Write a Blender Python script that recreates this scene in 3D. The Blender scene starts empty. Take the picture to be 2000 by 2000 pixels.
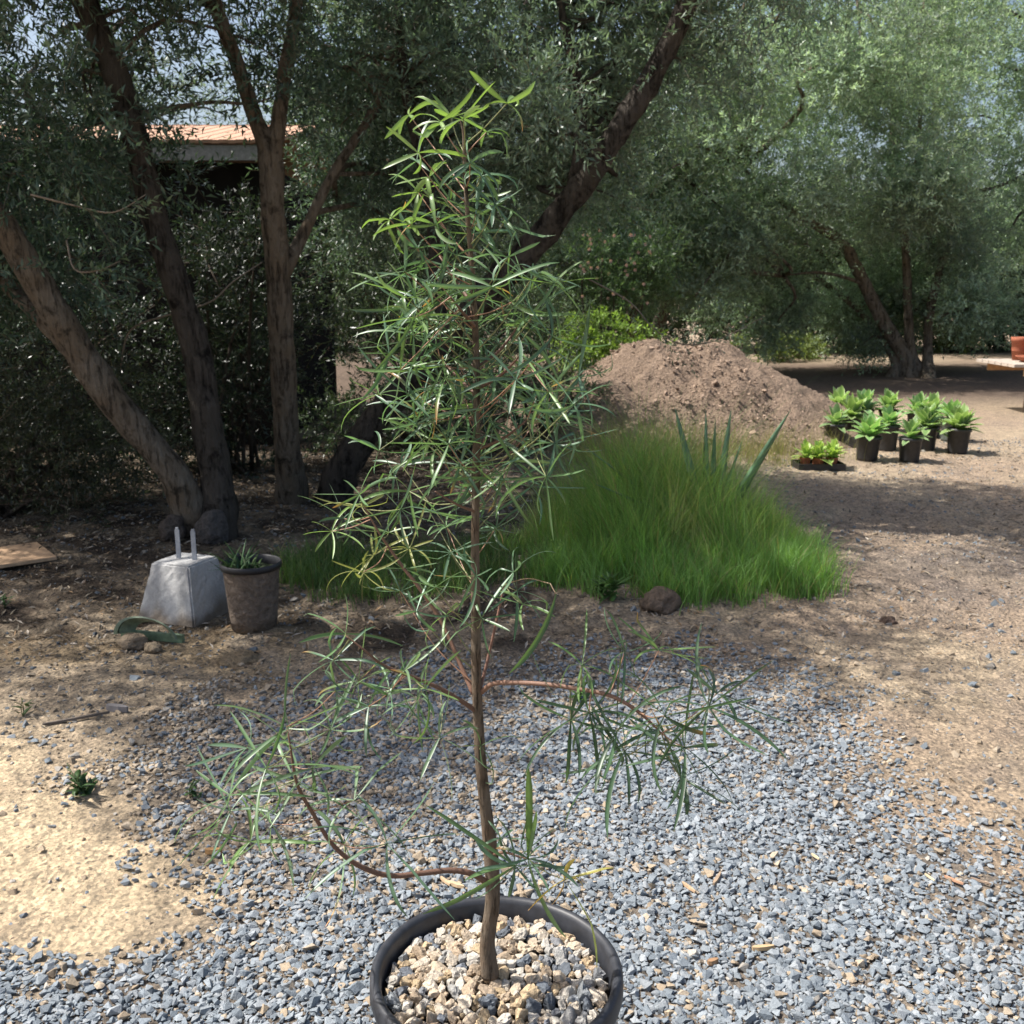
import bpy, math, random
import numpy as np
from mathutils import Vector, Matrix, noise as mnoise
R = math.radians
rng = np.random.default_rng(7)
random.seed(7)
sc = bpy.context.scene
col = sc.collection

# ---------------------------------------------------------------- camera, sky, sun
H = 1.5; PITCH = R(12.4); FP = 2000.0
cd = bpy.data.cameras.new("camera"); cam = bpy.data.objects.new("camera", cd); col.objects.link(cam)
cam.location = (0, 0, H); cam.rotation_euler = (R(90) - PITCH, 0, 0)
cd.sensor_width = 36; cd.lens = 36; cd.clip_start = 0.05; cd.clip_end = 2000
cd.dof.use_dof = True; cd.dof.focus_distance = 1.7; cd.dof.aperture_fstop = 13
sc.camera = cam
EL = R(56); AZ = R(-86)                       # azimuth measured from +Y towards +X
sun_dir = Vector((math.sin(AZ) * math.cos(EL), math.cos(AZ) * math.cos(EL), math.sin(EL)))
w = bpy.data.worlds.new("World"); sc.world = w; w.use_nodes = True
wn = w.node_tree.nodes; sky = wn.new("ShaderNodeTexSky"); sky.sky_type = 'NISHITA'; sky.sun_disc = False
sky.sun_elevation = EL; sky.sun_rotation = AZ; sky.air_density = 1.0; sky.dust_density = 4.0
w.node_tree.links.new(sky.outputs[0], wn["Background"].inputs[0]); wn["Background"].inputs[1].default_value = 0.12
sl = bpy.data.lights.new("sun", 'SUN'); sl.energy = 5.0; sl.angle = R(0.53); sl.color = (1.0, 0.96, 0.90)
so = bpy.data.objects.new("sun", sl); col.objects.link(so); so.rotation_euler = sun_dir.to_track_quat('Z', 'Y').to_euler()
sc.view_settings.view_transform = 'Standard'; sc.view_settings.look = 'None'
sc.view_settings.exposure = 0.7; sc.view_settings.gamma = 1.0

# ---------------------------------------------------------------- helpers
FWD = np.array((0, math.cos(PITCH), -math.sin(PITCH))); UPV = np.array((0, math.sin(PITCH), math.cos(PITCH)))
def ray(px, py):
    return FWD + np.array((1, 0, 0)) * (px - 1000) / FP - UPV * (py - 1000) / FP
def at(px, py, Y):
    d = ray(px, py); return np.array((0, 0, H)) + d * (Y / d[1])
def gr(px, py, z=0.0):
    d = ray(px, py); return np.array((0, 0, H)) + d * ((z - H) / d[2])

def vnoise(x, y, seed=0):
    xi = np.floor(x).astype(np.int64); yi = np.floor(y).astype(np.int64); xf = x - xi; yf = y - yi
    def h(a, b):
        n = (a * 374761393 + b * 668265263 + seed * 69069) & 0x7fffffff
        n = ((n ^ (n >> 13)) * 1274126177) & 0x7fffffff
        return ((n ^ (n >> 16)) & 0xffff) / 65535.0
    u = xf * xf * (3 - 2 * xf); v = yf * yf * (3 - 2 * yf)
    return (h(xi, yi) * (1 - u) + h(xi + 1, yi) * u) * (1 - v) + (h(xi, yi + 1) * (1 - u) + h(xi + 1, yi + 1) * u) * v
def fbm(x, y, s, seed=0, o=4):
    t = 0; a = 1; n = 0
    for i in range(o):
        t = t + a * vnoise(x * s + 17.3 * i, y * s - 9.1 * i, seed + i); n += a; a *= .5; s *= 2.03
    return t / n
def inpoly(x, y, poly):
    c = np.zeros(x.shape, bool); n = len(poly)
    for i in range(n):
        x1, y1 = poly[i]; x2, y2 = poly[(i + 1) % n]
        k = ((y1 > y) != (y2 > y)) & (x < (x2 - x1) * (y - y1) / ((y2 - y1) + 1e-12) + x1); c ^= k
    return c
def pdist(x, y, poly):                        # signed distance, + inside
    d = np.full(x.shape, 1e9); n = len(poly)
    for i in range(n):
        ax, ay = poly[i]; bx, by = poly[(i + 1) % n]; vx, vy = bx - ax, by - ay
        t = np.clip(((x - ax) * vx + (y - ay) * vy) / (vx * vx + vy * vy + 1e-12), 0, 1)
        d = np.minimum(d, np.hypot(x - ax - t * vx, y - ay - t * vy))
    return np.where(inpoly(x, y, poly), d, -d)

def link(name, data, parent=None):
    o = bpy.data.objects.new(name, data); col.objects.link(o)
    if parent is not None: o.parent = parent
    return o
def npmesh(name, V, F, mat, C=None, parent=None, smooth=False, off=None):
    V = np.asarray(V, np.float32).reshape(-1, 3)
    if off is not None: V = V - np.asarray(off, np.float32)
    me = bpy.data.meshes.new(name)
    if isinstance(F, np.ndarray):
        k = F.shape[1]; L = F.reshape(-1).astype(np.int32); st = np.arange(len(F), dtype=np.int32) * k
    else:
        L = np.array([i for f in F for i in f], np.int32); st = np.cumsum([0] + [len(f) for f in F[:-1]]).astype(np.int32)
    me.vertices.add(len(V)); me.vertices.foreach_set("co", V.reshape(-1))
    me.loops.add(len(L)); me.loops.foreach_set("vertex_index", L)
    me.polygons.add(len(st)); me.polygons.foreach_set("loop_start", st)
    me.polygons.foreach_set("use_smooth", np.full(len(st), bool(smooth)))
    if C is not None:
        a = me.color_attributes.new("Col", 'FLOAT_COLOR', 'POINT')
        C = np.asarray(C, np.float32)
        if C.shape[1] == 3: C = np.hstack([C, np.ones((len(C), 1), np.float32)])
        a.data.foreach_set("color", C.reshape(-1))
    me.update(calc_edges=True); me.materials.append(mat)
    o = link(name, me, parent)
    return o
class MB:                                     # collects python-side pieces
    def __init__(s): s.v = []; s.f = []; s.c = []
    def add(s, V, F, C=(1, 1, 1)):
        b = len(s.v); s.v += [tuple(p) for p in V]; s.f += [tuple(i + b for i in f) for f in F]
        if isinstance(C, tuple): s.c += [C] * len(V)
        else: s.c += [tuple(c) for c in C]
    def build(s, name, mat, parent=None, smooth=False, off=None):
        return npmesh(name, s.v, s.f, mat, np.array(s.c), parent, smooth, off)
def empty(name, loc, rz=0):
    o = link(name, None); o.location = tuple(loc); o.rotation_euler.z = rz; o.empty_display_size = .1; return o
def tag(o, label=None, cat=None, group=None, kind=None):
    if label: o["label"] = label
    if cat: o["category"] = cat
    if group: o["group"] = group
    if kind: o["kind"] = kind
    return o
def spline(P, n):
    P = [np.array(p, float) for p in P]; Q = [2 * P[0] - P[1]] + P + [2 * P[-1] - P[-2]]; out = []
    for i in range(1, len(Q) - 2):
        m = n if i < len(Q) - 3 else n + 1
        for k in range(m):
            t = k / n; a, b, c, d = Q[i - 1], Q[i], Q[i + 1], Q[i + 2]
            out.append(.5 * (2 * b + (c - a) * t + (2 * a - 5 * b + 4 * c - d) * t * t + (3 * b - a - 3 * c + d) * t ** 3))
    return np.array(out)
def tube(mb, P, rad, seg=8, n=4, colr=(1, 1, 1), rough=0.0, cap=True):
    """tapered tube along a smooth path; rough = relative lumpiness"""
    K = np.array([list(p) + [r] for p, r in zip(P, rad)]); S = spline(K, n) if len(P) > 2 or n > 1 else K
    pts = S[:, :3]; rr = np.maximum(S[:, 3], 1e-5); T = np.gradient(pts, axis=0); T /= np.linalg.norm(T, axis=1)[:, None] + 1e-12
    up = np.array((0.13, 0.97, .2)) if abs(T[0][2]) > .8 else np.array((0, 0, 1.0))
    V = []; F = []
    for i, (p, t) in enumerate(zip(pts, T)):
        u = np.cross(t, up); u /= np.linalg.norm(u) + 1e-12; v = np.cross(u, t); up = v
        for k in range(seg):
            a = 2 * math.pi * k / seg; q = u * math.cos(a) + v * math.sin(a)
            r = rr[i]
            if rough:
                s = p + q * r
                r *= 1 + rough * (mnoise.noise(Vector(s * 9)) + .6 * mnoise.noise(Vector((s[0] * 30, s[1] * 30, s[2] * 6))))
            V.append(p + q * r)
    m = len(pts)
    for i in range(m - 1):
        for k in range(seg):
            a = i * seg + k; b = i * seg + (k + 1) % seg; F.append((a, b, b + seg, a + seg))
    if cap:
        F.append(tuple(range(seg))[::-1]); F.append(tuple((m - 1) * seg + k for k in range(seg)))
    mb.add(V, F, colr)
def lathe(mb, prof, seg=48, colr=(1, 1, 1), c=(0, 0, 0), capb=True):
    V = []; F = []
    for r, z in prof:
        for k in range(seg):
            a = 2 * math.pi * k / seg; V.append((c[0] + r * math.cos(a), c[1] + r * math.sin(a), c[2] + z))
    for i in range(len(prof) - 1):
        for k in range(seg):
            a = i * seg + k; b = i * seg + (k + 1) % seg; F.append((a, b, b + seg, a + seg))
    if capb: F.append(tuple(range(seg))[::-1])
    mb.add(V, F, colr)
def box(mb, c, s, rz=0, colr=(1, 1, 1), rx=0):
    M = Matrix.Rotation(rz, 3, 'Z') @ Matrix.Rotation(rx, 3, 'X'); V = []
    for z in (-1, 1):
        for x, y in ((-1, -1), (1, -1), (1, 1), (-1, 1)):
            V.append(np.array(c) + np.array(M @ Vector((x * s[0] / 2, y * s[1] / 2, z * s[2] / 2))))
    mb.add(V, [(3, 2, 1, 0), (4, 5, 6, 7), (0, 1, 5, 4), (1, 2, 6, 5), (2, 3, 7, 6), (3, 0, 4, 7)], colr)

# ---------------------------------------------------------------- materials
def newmat(name):
    m = bpy.data.materials.new(name); m.use_nodes = True; nt = m.node_tree
    return m, nt, nt.nodes["Principled BSDF"]
def N(nt, t, **k):
    n = nt.nodes.new(t)
    for a, b in k.items(): setattr(n, a, b)
    return n
def mixc(nt, a, b, fac, mode='MIX'):
    n = N(nt, "ShaderNodeMix", data_type='RGBA', blend_type=mode)
    for s, v in ((6, a), (7, b), (0, fac)):
        if hasattr(v, "is_output") or isinstance(v, bpy.types.NodeSocket): nt.links.new(v, n.inputs[s])
        else: n.inputs[s].default_value = v if s == 0 else tuple(v) + (1,) * (4 - len(v))
    return n.outputs[2]
def noisef(nt, scale, detail=4, rough=.6, vec=None, lo=.35, hi=.65):
    n = N(nt, "ShaderNodeTexNoise"); n.inputs["Scale"].default_value = scale; n.inputs["Detail"].default_value = detail
    n.inputs["Roughness"].default_value = rough
    if vec is not None: nt.links.new(vec, n.inputs["Vector"])
    r = N(nt, "ShaderNodeMapRange"); r.inputs[1].default_value = lo; r.inputs[2].default_value = hi
    nt.links.new(n.outputs[0], r.inputs[0]); return r.outputs[0]
def objco(nt, sx=1, sy=1, sz=1):
    t = N(nt, "ShaderNodeTexCoord"); m = N(nt, "ShaderNodeMapping"); m.inputs["Scale"].default_value = (sx, sy, sz)
    nt.links.new(t.outputs["Object"], m.inputs[0]); return m.outputs[0]
def bump(nt, p, h, strength=.5, dist=.01):
    b = N(nt, "ShaderNodeBump"); b.inputs["Strength"].default_value = strength; b.inputs["Distance"].default_value = dist
    nt.links.new(h, b.inputs["Height"]); nt.links.new(b.outputs[0], p.inputs["Normal"])
def colattr(nt):
    a = N(nt, "ShaderNodeAttribute"); a.attribute_name = "Col"; return a.outputs["Color"]

def leafmat(name, back=(1.15, 1.1, 1.15), trans=.3, rough=.45, spec=.4, tcol=(1.5, 1.6, .7)):
    m, nt, p = newmat(name); c = colattr(nt)
    g = N(nt, "ShaderNodeNewGeometry")
    bk = mixc(nt, c, back, 1.0, 'MULTIPLY')
    base = mixc(nt, c, bk, g.outputs["Backfacing"])
    nt.links.new(base, p.inputs["Base Color"]); p.inputs["Roughness"].default_value = rough
    p.inputs["Specular IOR Level"].default_value = spec
    tr = N(nt, "ShaderNodeBsdfTranslucent"); nt.links.new(mixc(nt, c, tcol, 1.0, 'MULTIPLY'), tr.inputs[0])
    mx = N(nt, "ShaderNodeMixShader"); mx.inputs[0].default_value = trans
    nt.links.new(p.outputs[0], mx.inputs[1]); nt.links.new(tr.outputs[0], mx.inputs[2])
    nt.links.new(mx.outputs[0], nt.nodes["Material Output"].inputs[0]); return m
def vcmat(name, rough=.85, nscale=60, namt=.35, bs=.4, bd=.003, spec=.3):
    """colour attribute broken up by fine noise"""
    m, nt, p = newmat(name); c = colattr(nt); o = objco(nt)
    n1 = noisef(nt, nscale, 6, .65, o, .3, .7)
    k = mixc(nt, (1 - namt,) * 3, (1 + namt,) * 3, n1)
    nt.links.new(mixc(nt, c, k, 1.0, 'MULTIPLY'), p.inputs["Base Color"])
    p.inputs["Roughness"].default_value = rough; p.inputs["Specular IOR Level"].default_value = spec
    bump(nt, p, n1, bs, bd); return m
def barkmat(name, c1, c2, c3, sc_=1.0, bd=.012):
    m, nt, p = newmat(name); o = objco(nt, 1, 1, .22); o2 = objco(nt)
    a = noisef(nt, 45 * sc_, 6, .7, o, .3, .7); b = noisef(nt, 5 * sc_, 3, .6, o2, .4, .65); d = noisef(nt, 11, 4, .6, o2, .55, .7)
    x = mixc(nt, c1, c2, a); x = mixc(nt, x, c3, b); x = mixc(nt, x, tuple(v * .35 for v in c1), d)
    ck = noisef(nt, 26 * sc_, 5, .75, objco(nt, 1, 1, .13), .35, .48); x = mixc(nt, tuple(v * .4 for v in c1), x, ck)
    nt.links.new(x, p.inputs["Base Color"]); p.inputs["Roughness"].default_value = .95; p.inputs["Specular IOR Level"].default_value = .1
    ad = N(nt, "ShaderNodeMath", operation='ADD'); nt.links.new(a, ad.inputs[0]); nt.links.new(ck, ad.inputs[1])
    bump(nt, p, ad.outputs[0], 1.0, bd); return m

M_GROUND = None
M_STONE = vcmat("gravel_stone", .92, 220, .22, .5, .002, .15)
M_POTSTONE = vcmat("topping_stone", .8, 170, .32, .8, .003)
M_LITTER = vcmat("dry_litter", .85, 80, .3, .2)
M_OLIVE = leafmat("olive_leaf", (1.5, 1.45, 1.6), .28, .36, .5, (1.35, 1.5, .85))
M_FARLEAF = leafmat("far_leaf", (1.3, 1.25, 1.3), .42, .45, .5, (1.3, 1.45, .85))
M_BRIGHT = leafmat("bright_leaf", (1.1, 1.1, 1.0), .35, .45, .4)
M_PLANT = leafmat("leaflet", (1.7, 1.65, 1.9), .27, .38, .5, (1.7, 1.9, .8))
M_GRASS = leafmat("grass_blade", (1, 1, 1), .4, .5, .3, (1.6, 1.7, .7))
M_AGAVE = leafmat("agave_leaf", (1, 1, 1), .05, .5, .4)
M_BARK = barkmat("olive_bark", (.085, .072, .058), (.16, .138, .115), (.11, .085, .065), 1.0, .02)
M_BARKL = barkmat("pale_bark", (.18, .148, .112), (.31, .265, .21), (.22, .17, .12), 1.2, .02)
M_BARKD = barkmat("rough_dark_bark", (.07, .06, .052), (.15, .13, .11), (.1, .086, .07), .8, .03)
M_STEM = barkmat("young_bark", (.12, .095, .07), (.21, .17, .13), (.16, .115, .08), 5.0, .0015)
M_TWIG = vcmat("twig_bark", .6, 400, .25, .2, .0005)
M_PLASTIC = vcmat("black_plastic", .5, 35, .45, .12, .002, .5)
M_CONC = vcmat("cast_concrete", .9, 90, .16, .35, .003)
M_METAL = vcmat("galvanised_strap", .45, 60, .2, .1, .001)
M_WOOD = vcmat("sawn_wood", .75, 30, .25, .3, .002)
M_SOIL = vcmat("soil", .95, 38, .38, 1.0, .03, .1)
M_WALL = vcmat("shed_wall", 1.0, 4, .2, 0.0, .001, 0.0)
M_ROOF = vcmat("clay_roof", .85, 12, .15, .3, .02)
M_TERRA = vcmat("terracotta", .8, 60, .2, .2, .002)

# ---------------------------------------------------------------- ground
SAND = [tuple(gr(*p)[:2]) for p in ((-900, 1430), (0, 1450), (90, 1500), (200, 1580), (340, 1640), (440, 1700), (400, 1780), (270, 1850), (150, 1880), (0, 1905), (-900, 1960))]
GRAV = [tuple(gr(*p)[:2]) for p in ((-900, 1920), (0, 1885), (200, 1870), (330, 1800), (420, 1720), (330, 1620), (250, 1520), (300, 1400), (560, 1340),
        (950, 1285), (1300, 1275), (1500, 1290), (1560, 1360), (1640, 1470), (1780, 1590), (2000, 1700), (2900, 1900), (2900, 2500), (2900, 4200), (-900, 4200))]
BX = gr(1340, 1160)
def hgt(x, y):
    z = .05 * (fbm(x, y, .6, 3) - .5) + .022 * (fbm(x, y, 4, 9) - .5)
    z = z + .012 * (fbm(x, y, 22, 51) - .5)
    z = z + .10 * np.exp(-(((x - .95) / .95) ** 2 + ((y - 5.6) / .85) ** 2))          # rise under the grass
    z = z + .06 * np.exp(-(((x + 2.4) / 1.3) ** 2 + ((y - 6.2) / 1.0) ** 2))
    sh = np.clip((y - 3.6) / .8, 0, 1) * np.clip((7.5 - y) / 1, 0, 1)
    z = z + sh * .05 * (fbm(x, y, 9, 21) - .5)
    fd = np.exp(-((y - 2.2) / 1.2) ** 2)
    z = np.where(y < 3.4, z * .5, z * np.clip((y - 3.4) * .5 + .5, .5, 1))
    return z
def axis(a, b, step, far, g=1.12):
    m = list(np.arange(a, b, step)); s = step; x = m[-1]
    while x < far: s *= g; x += s; m.append(x)
    s = step; x = a; pre = []
    while x > -far: s *= g; x -= s; pre.append(x)
    return np.array(pre[::-1] + m)
gx = axis(-3.4, 3.4, .02, 400); gy = axis(1.4, 7.6, .018, 500)
X, Y = np.meshgrid(gx, gy); Xf, Yf = X.ravel(), Y.ravel()
def lerp(a, b, t): return a * (1 - t[:, None]) + b * t[:, None]
def ground_col(x, y):
    n1 = fbm(x, y, 1.3, 5); n2 = fbm(x, y, 6, 11); n3 = fbm(x, y, 25, 31)
    c = np.tile(np.array((.35, .288, .212)), (len(x), 1))
    c = lerp(c, np.array((.31, .245, .185)), np.clip((n1 - .42) * 5, 0, 1))
    c = lerp(c, np.array((.23, .19, .155)), np.clip((n2 - .52) * 5, 0, 1) * .6)
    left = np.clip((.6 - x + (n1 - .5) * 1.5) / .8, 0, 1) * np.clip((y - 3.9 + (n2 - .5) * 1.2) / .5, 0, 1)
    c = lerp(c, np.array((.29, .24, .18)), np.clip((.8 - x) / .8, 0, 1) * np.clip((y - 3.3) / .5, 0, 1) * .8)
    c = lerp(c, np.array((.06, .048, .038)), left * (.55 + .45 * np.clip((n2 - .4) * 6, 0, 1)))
    far = np.clip((y - 12.5) / 2, 0, 1) * np.clip((5.8 - y * 0 + 0 - 0) / 1, 0, 1); c = lerp(c, np.array((.13, .10, .08)), far * np.clip((22 - y) / 2, 0, 1))
    shade_band = np.exp(-((y - 5.5 + (n1 - .5) * 1.5) / .5) ** 2) * np.clip((x - 1.6) / .6, 0, 1)  # tree shadow right of the grass, painted as darker ground
    c = lerp(c, np.array((.15, .13, .12)), shade_band * .8)
    sd = pdist(x, y, SAND) + (n2 - .5) * .55 + (n3 - .5) * .2
    c = lerp(c, np.array((.53, .43, .30)), np.clip(sd / .3 + .5, 0, 1))
    gd = pdist(x, y, GRAV) + (n2 - .5) * .5
    c = lerp(c, np.array((.19, .165, .14)), np.clip(gd / .15 + .3, 0, 1) * np.clip(1 - np.clip(sd / .1 + .5, 0, 1), 0, 1))
    clod = np.exp(-((y - 4.0 + (n1 - .5) * .6) / .22) ** 2) * np.clip((-.5 - x) / .4, 0, 1)
    c = lerp(c, np.array((.30, .235, .155)), clod * np.clip((n2 - .35) * 5, 0, 1) * .9)
    return c * (.85 + .3 * n3[:, None])
def ground_mat():
    m, nt, p = newmat("earth"); c = colattr(nt); o = objco(nt)
    a = noisef(nt, 55, 8, .75, o, .3, .7); b = noisef(nt, 9, 6, .7, o, .35, .65)
    v = N(nt, "ShaderNodeTexVoronoi"); v.inputs["Scale"].default_value = 48; nt.links.new(o, v.inputs["Vector"])
    r = N(nt, "ShaderNodeMapRange"); r.inputs[1].default_value = .1; r.inputs[2].default_value = .5; nt.links.new(v.outputs["Distance"], r.inputs[0])
    v2 = N(nt, "ShaderNodeTexVoronoi"); v2.inputs["Scale"].default_value = 95; nt.links.new(o, v2.inputs["Vector"])
    sx = N(nt, "ShaderNodeSeparateColor"); nt.links.new(v2.outputs["Color"], sx.inputs[0])
    c = mixc(nt, c, mixc(nt, c, mixc(nt, (.55, .57, .6), (1.5, 1.45, 1.4), sx.outputs[1]), 1.0, 'MULTIPLY'), .75)
    k = mixc(nt, (.62, .62, .62), (1.38, 1.35, 1.3), a); k2 = mixc(nt, (.8, .8, .8), (1.2, 1.18, 1.15), b)
    x = mixc(nt, mixc(nt, c, k, 1.0, 'MULTIPLY'), k2, 1.0, 'MULTIPLY')
    nt.links.new(x, p.inputs["Base Color"]); p.inputs["Roughness"].default_value = .95; p.inputs["Specular IOR Level"].default_value = .1
    mm = N(nt, "ShaderNodeMath", operation='ADD'); nt.links.new(a, mm.inputs[0]); nt.links.new(r.outputs[0], mm.inputs[1])
    bump(nt, p, mm.outputs[0], .85, .009); return m
M_GROUND = ground_mat()
ny, nx = X.shape; idx = np.arange(nx * ny).reshape(ny, nx)
F = np.stack([idx[:-1, :-1], idx[:-1, 1:], idx[1:, 1:], idx[1:, :-1]], -1).reshape(-1, 4)
near = np.exp(-np.maximum(0, np.hypot(Xf, Yf) - 14) / 6)
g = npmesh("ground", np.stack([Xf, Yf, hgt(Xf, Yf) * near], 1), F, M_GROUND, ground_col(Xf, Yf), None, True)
tag(g, "bare dirt yard, sandy in front and dark under the trees", None, None, "structure")

# ---------------------------------------------------------------- stones
def ico(sub):
    import bmesh
    bm = bmesh.new(); bmesh.ops.create_icosphere(bm, subdivisions=sub, radius=1)
    V = np.array([v.co[:] for v in bm.verts]); Fc = np.array([[v.index for v in f.verts] for f in bm.faces]); bm.free(); return V, Fc
def rotm(n, flat=0.35):
    a = rng.uniform(0, 2 * np.pi, n); b = rng.normal(0, flat, n); c = rng.normal(0, flat, n)
    ca, sa, cb, sb, cc, s_ = np.cos(a), np.sin(a), np.cos(b), np.sin(b), np.cos(c), np.sin(c); o = np.ones(n); z = np.zeros(n)
    Rz = np.stack([ca, -sa, z, sa, ca, z, z, z, o], 1).reshape(n, 3, 3)
    Rx = np.stack([o, z, z, z, cb, -sb, z, sb, cb], 1).reshape(n, 3, 3)
    Ry = np.stack([cc, z, s_, z, o, z, -s_, z, cc], 1).reshape(n, 3, 3)
    return Rx @ Ry @ Rz
def hull(npt):
    import bmesh
    while True:
        p = rng.normal(0, 1, (npt, 3)); p /= np.linalg.norm(p, axis=1)[:, None]
        bm = bmesh.new(); [bm.verts.new(v) for v in p]; bmesh.ops.convex_hull(bm, input=bm.verts[:]); bmesh.ops.triangulate(bm, faces=bm.faces[:])
        V = np.array([v.co[:] for v in bm.verts]); bm.verts.index_update(); F = np.array([[v.index for v in f.verts] for f in bm.faces]); bm.free()
        if len(F) == 2 * npt - 4: break
    c = V.mean(0); V = V - c; V = V / np.abs(V).max(0); return V, F
def hullstones(name, P, size, cols, mat, pr, pf, flat, off, parent, asp):
    n = len(P); k = rng.integers(0, len(pr), n); S = np.stack([np.ones(n), rng.uniform(asp[0], 1, n), rng.uniform(asp[1], .85, n)], 1) * size[:, None] * 1.08
    R3 = rotm(n, flat); Vs = []; Fs = []; Cs = []; b = 0
    for i in range(len(pr)):
        m = np.where(k == i)[0]
        if not len(m): continue
        V = pr[i][None] * S[m][:, None, :]; V = np.einsum('nij,nkj->nki', R3[m], V) + P[m][:, None, :]; nb = len(pr[i])
        Vs.append(V.reshape(-1, 3)); Fs.append((pf[i][None] + (b + np.arange(len(m)) * nb)[:, None, None]).reshape(-1, 3)); Cs.append(np.repeat(cols[m], nb, 0)); b += len(m) * nb
    return npmesh(name, np.vstack(Vs), np.vstack(Fs), mat, np.vstack(Cs), parent, False, off)
def stones(name, P, size, cols, mat, sub=1, jag=.28, flat=.4, parent=None, protos=24, off=None, smooth=False, asp=(.75, .5)):
    n = len(P); pr = []; pf = None
    if sub < 3:                               # angular chips: hulls of a few points
        pf = []
        for i in range(40): q, f = hull(9 if i % 3 else 11); pr.append(q); pf.append(f)
        return hullstones(name, P, size, cols, mat, pr, pf, flat, off, parent, asp)
    B, Fc = ico(sub)
    for i in range(protos):
        s = rng.uniform(0, 100, 3)
        d = np.array([mnoise.noise(Vector(v * 1.1 + s)) + .5 * mnoise.noise(Vector(v * 2.7 + s)) + (.22 * mnoise.noise(Vector(v * 6.5 + s)) if sub > 2 else 0) for v in B])
        q = B * (1 + jag * 1.6 * d + rng.uniform(-jag, jag, len(B)) * .35)[:, None]
        for _ in range(7):                    # cleave a few faces
            nn = rng.normal(0, 1, 3); nn /= np.linalg.norm(nn); h = rng.uniform(*((.38, .75) if sub < 3 else (.55, .85))); e = q @ nn - h; q = q - np.where(e > 0, e, 0)[:, None] * nn
        if sub < 3: q = q * 1.25
        pr.append(q)
    pr = np.array(pr); k = rng.integers(0, protos, n)
    S = np.stack([np.ones(n), rng.uniform(asp[0], 1, n), rng.uniform(asp[1], .85, n)], 1) * size[:, None]
    V = pr[k] * S[:, None, :]; V = np.einsum('nij,nkj->nki', rotm(n, flat), V) + P[:, None, :]
    nb = len(B); Fa = (Fc[None] + (np.arange(n) * nb)[:, None, None]).reshape(-1, 3)
    C = np.repeat(cols, nb, 0)
    return npmesh(name, V.reshape(-1, 3), Fa, mat, C, parent, smooth, off)
def stone_cols(n, tanfrac):
    g = np.array([(.195, .222, .245), (.23, .255, .275), (.165, .19, .213), (.255, .275, .292)]); t = np.array([(.33, .265, .19), (.37, .305, .23), (.27, .215, .155), (.32, .295, .26)])
    k = rng.integers(0, 4, n); c = np.where((rng.random(n) < tanfrac)[:, None], t[k], g[k]); return c * rng.uniform(.82, 1.15, (n, 1))
n = 470000
x = rng.uniform(-3.2, 3.6, n); y = rng.uniform(.95, 5.0, n)
gd = pdist(x, y, GRAV) + (fbm(x, y, 5, 44) - .5) * .7
patch = fbm(x, y, 2.2, 77)
dens = np.clip(gd / (.45 + .6 * np.clip(x, 0, 1)) + .35, 0, 1) * np.clip(1.15 - np.clip((patch - .52) * 5, 0, .75) * np.clip((y - 2.1) / .8, 0, 1), 0, 1) * np.clip((4.6 - y) / .6, .15, 1)
vis = np.abs(x) < (.5 * y * 1.12 + .55)
dens = np.where(vis, dens, 0) * .82
dens = np.maximum(dens, np.where(vis & (pdist(x, y, SAND) > -.1), .006, 0))
keep = rng.random(n) < dens; x, y, gd, patch = x[keep], y[keep], gd[keep], patch[keep]
sz = np.clip(rng.lognormal(np.log(.0068), .4, len(x)), .0028, .0155)
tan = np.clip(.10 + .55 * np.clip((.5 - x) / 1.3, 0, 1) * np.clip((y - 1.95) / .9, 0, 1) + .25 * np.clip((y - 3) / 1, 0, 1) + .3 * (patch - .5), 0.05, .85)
P = np.stack([x, y, hgt(x, y) + sz * rng.uniform(.05, .75, len(x))], 1)
# more tan stones towards the left and further back
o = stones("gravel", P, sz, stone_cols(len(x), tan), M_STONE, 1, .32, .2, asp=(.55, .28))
tag(o, "loose blue grey and tan gravel spread over the yard", None, None, "stuff")
# pebbles and clods in the dirt
n = 90000; x = rng.uniform(-4.5, 7.5, n); y = 1.9 + 8.5 * rng.random(n) ** 1.3
k = (np.abs(x) < .62 * y + .3) & (pdist(x, y, GRAV) < .1) & (rng.random(n) < np.where(pdist(x, y, SAND) > -.05, .10, np.clip(.25 + 3 * (fbm(x, y, 1.7, 91) - .4), .1, 1))); x, y = x[k], y[k]
sz = np.clip(rng.lognormal(np.log(.0052), .5, len(x)), .0022, .022)
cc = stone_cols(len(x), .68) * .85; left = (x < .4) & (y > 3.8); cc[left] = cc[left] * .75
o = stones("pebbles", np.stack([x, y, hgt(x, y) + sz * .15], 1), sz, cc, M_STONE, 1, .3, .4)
tag(o, "scattered small pebbles and dirt crumbs across the bare ground", None, None, "stuff")

# leaf litter
n = 30000; x = rng.uniform(-5, 5.5, n); y = rng.uniform(3.3, 9.5, n)
k = (np.abs(x) < .6 * y + .3) & (rng.random(n) < np.where(x < .9, 1, .22) * np.clip((y - 3.4) / .9, .12, 1)); x, y = x[k], y[k]; n = len(x)
B = np.array([(-1, 0, 0), (0, -.22, .12), (1, 0, 0), (0, .22, .12)]); L = rng.uniform(.012, .03, n)
V = np.einsum('nij,nkj->nki', rotm(n, .3), B[None] * L[:, None, None]) + np.stack([x, y, hgt(x, y) + .006], 1)[:, None]
pal = np.array([(.2, .15, .1), (.3, .25, .18), (.12, .09, .07), (.38, .33, .27), (.09, .08, .07), (.24, .16, .09)])
C = np.repeat(pal[rng.integers(0, 6, n)] * rng.uniform(.7, 1.2, (n, 1)), 4, 0)
o = npmesh("leaf_litter", V.reshape(-1, 3), np.arange(4 * n).reshape(n, 4), M_LITTER, C); tag(o, "dry fallen leaves littering the shaded dirt", None, None, "stuff")

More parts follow.
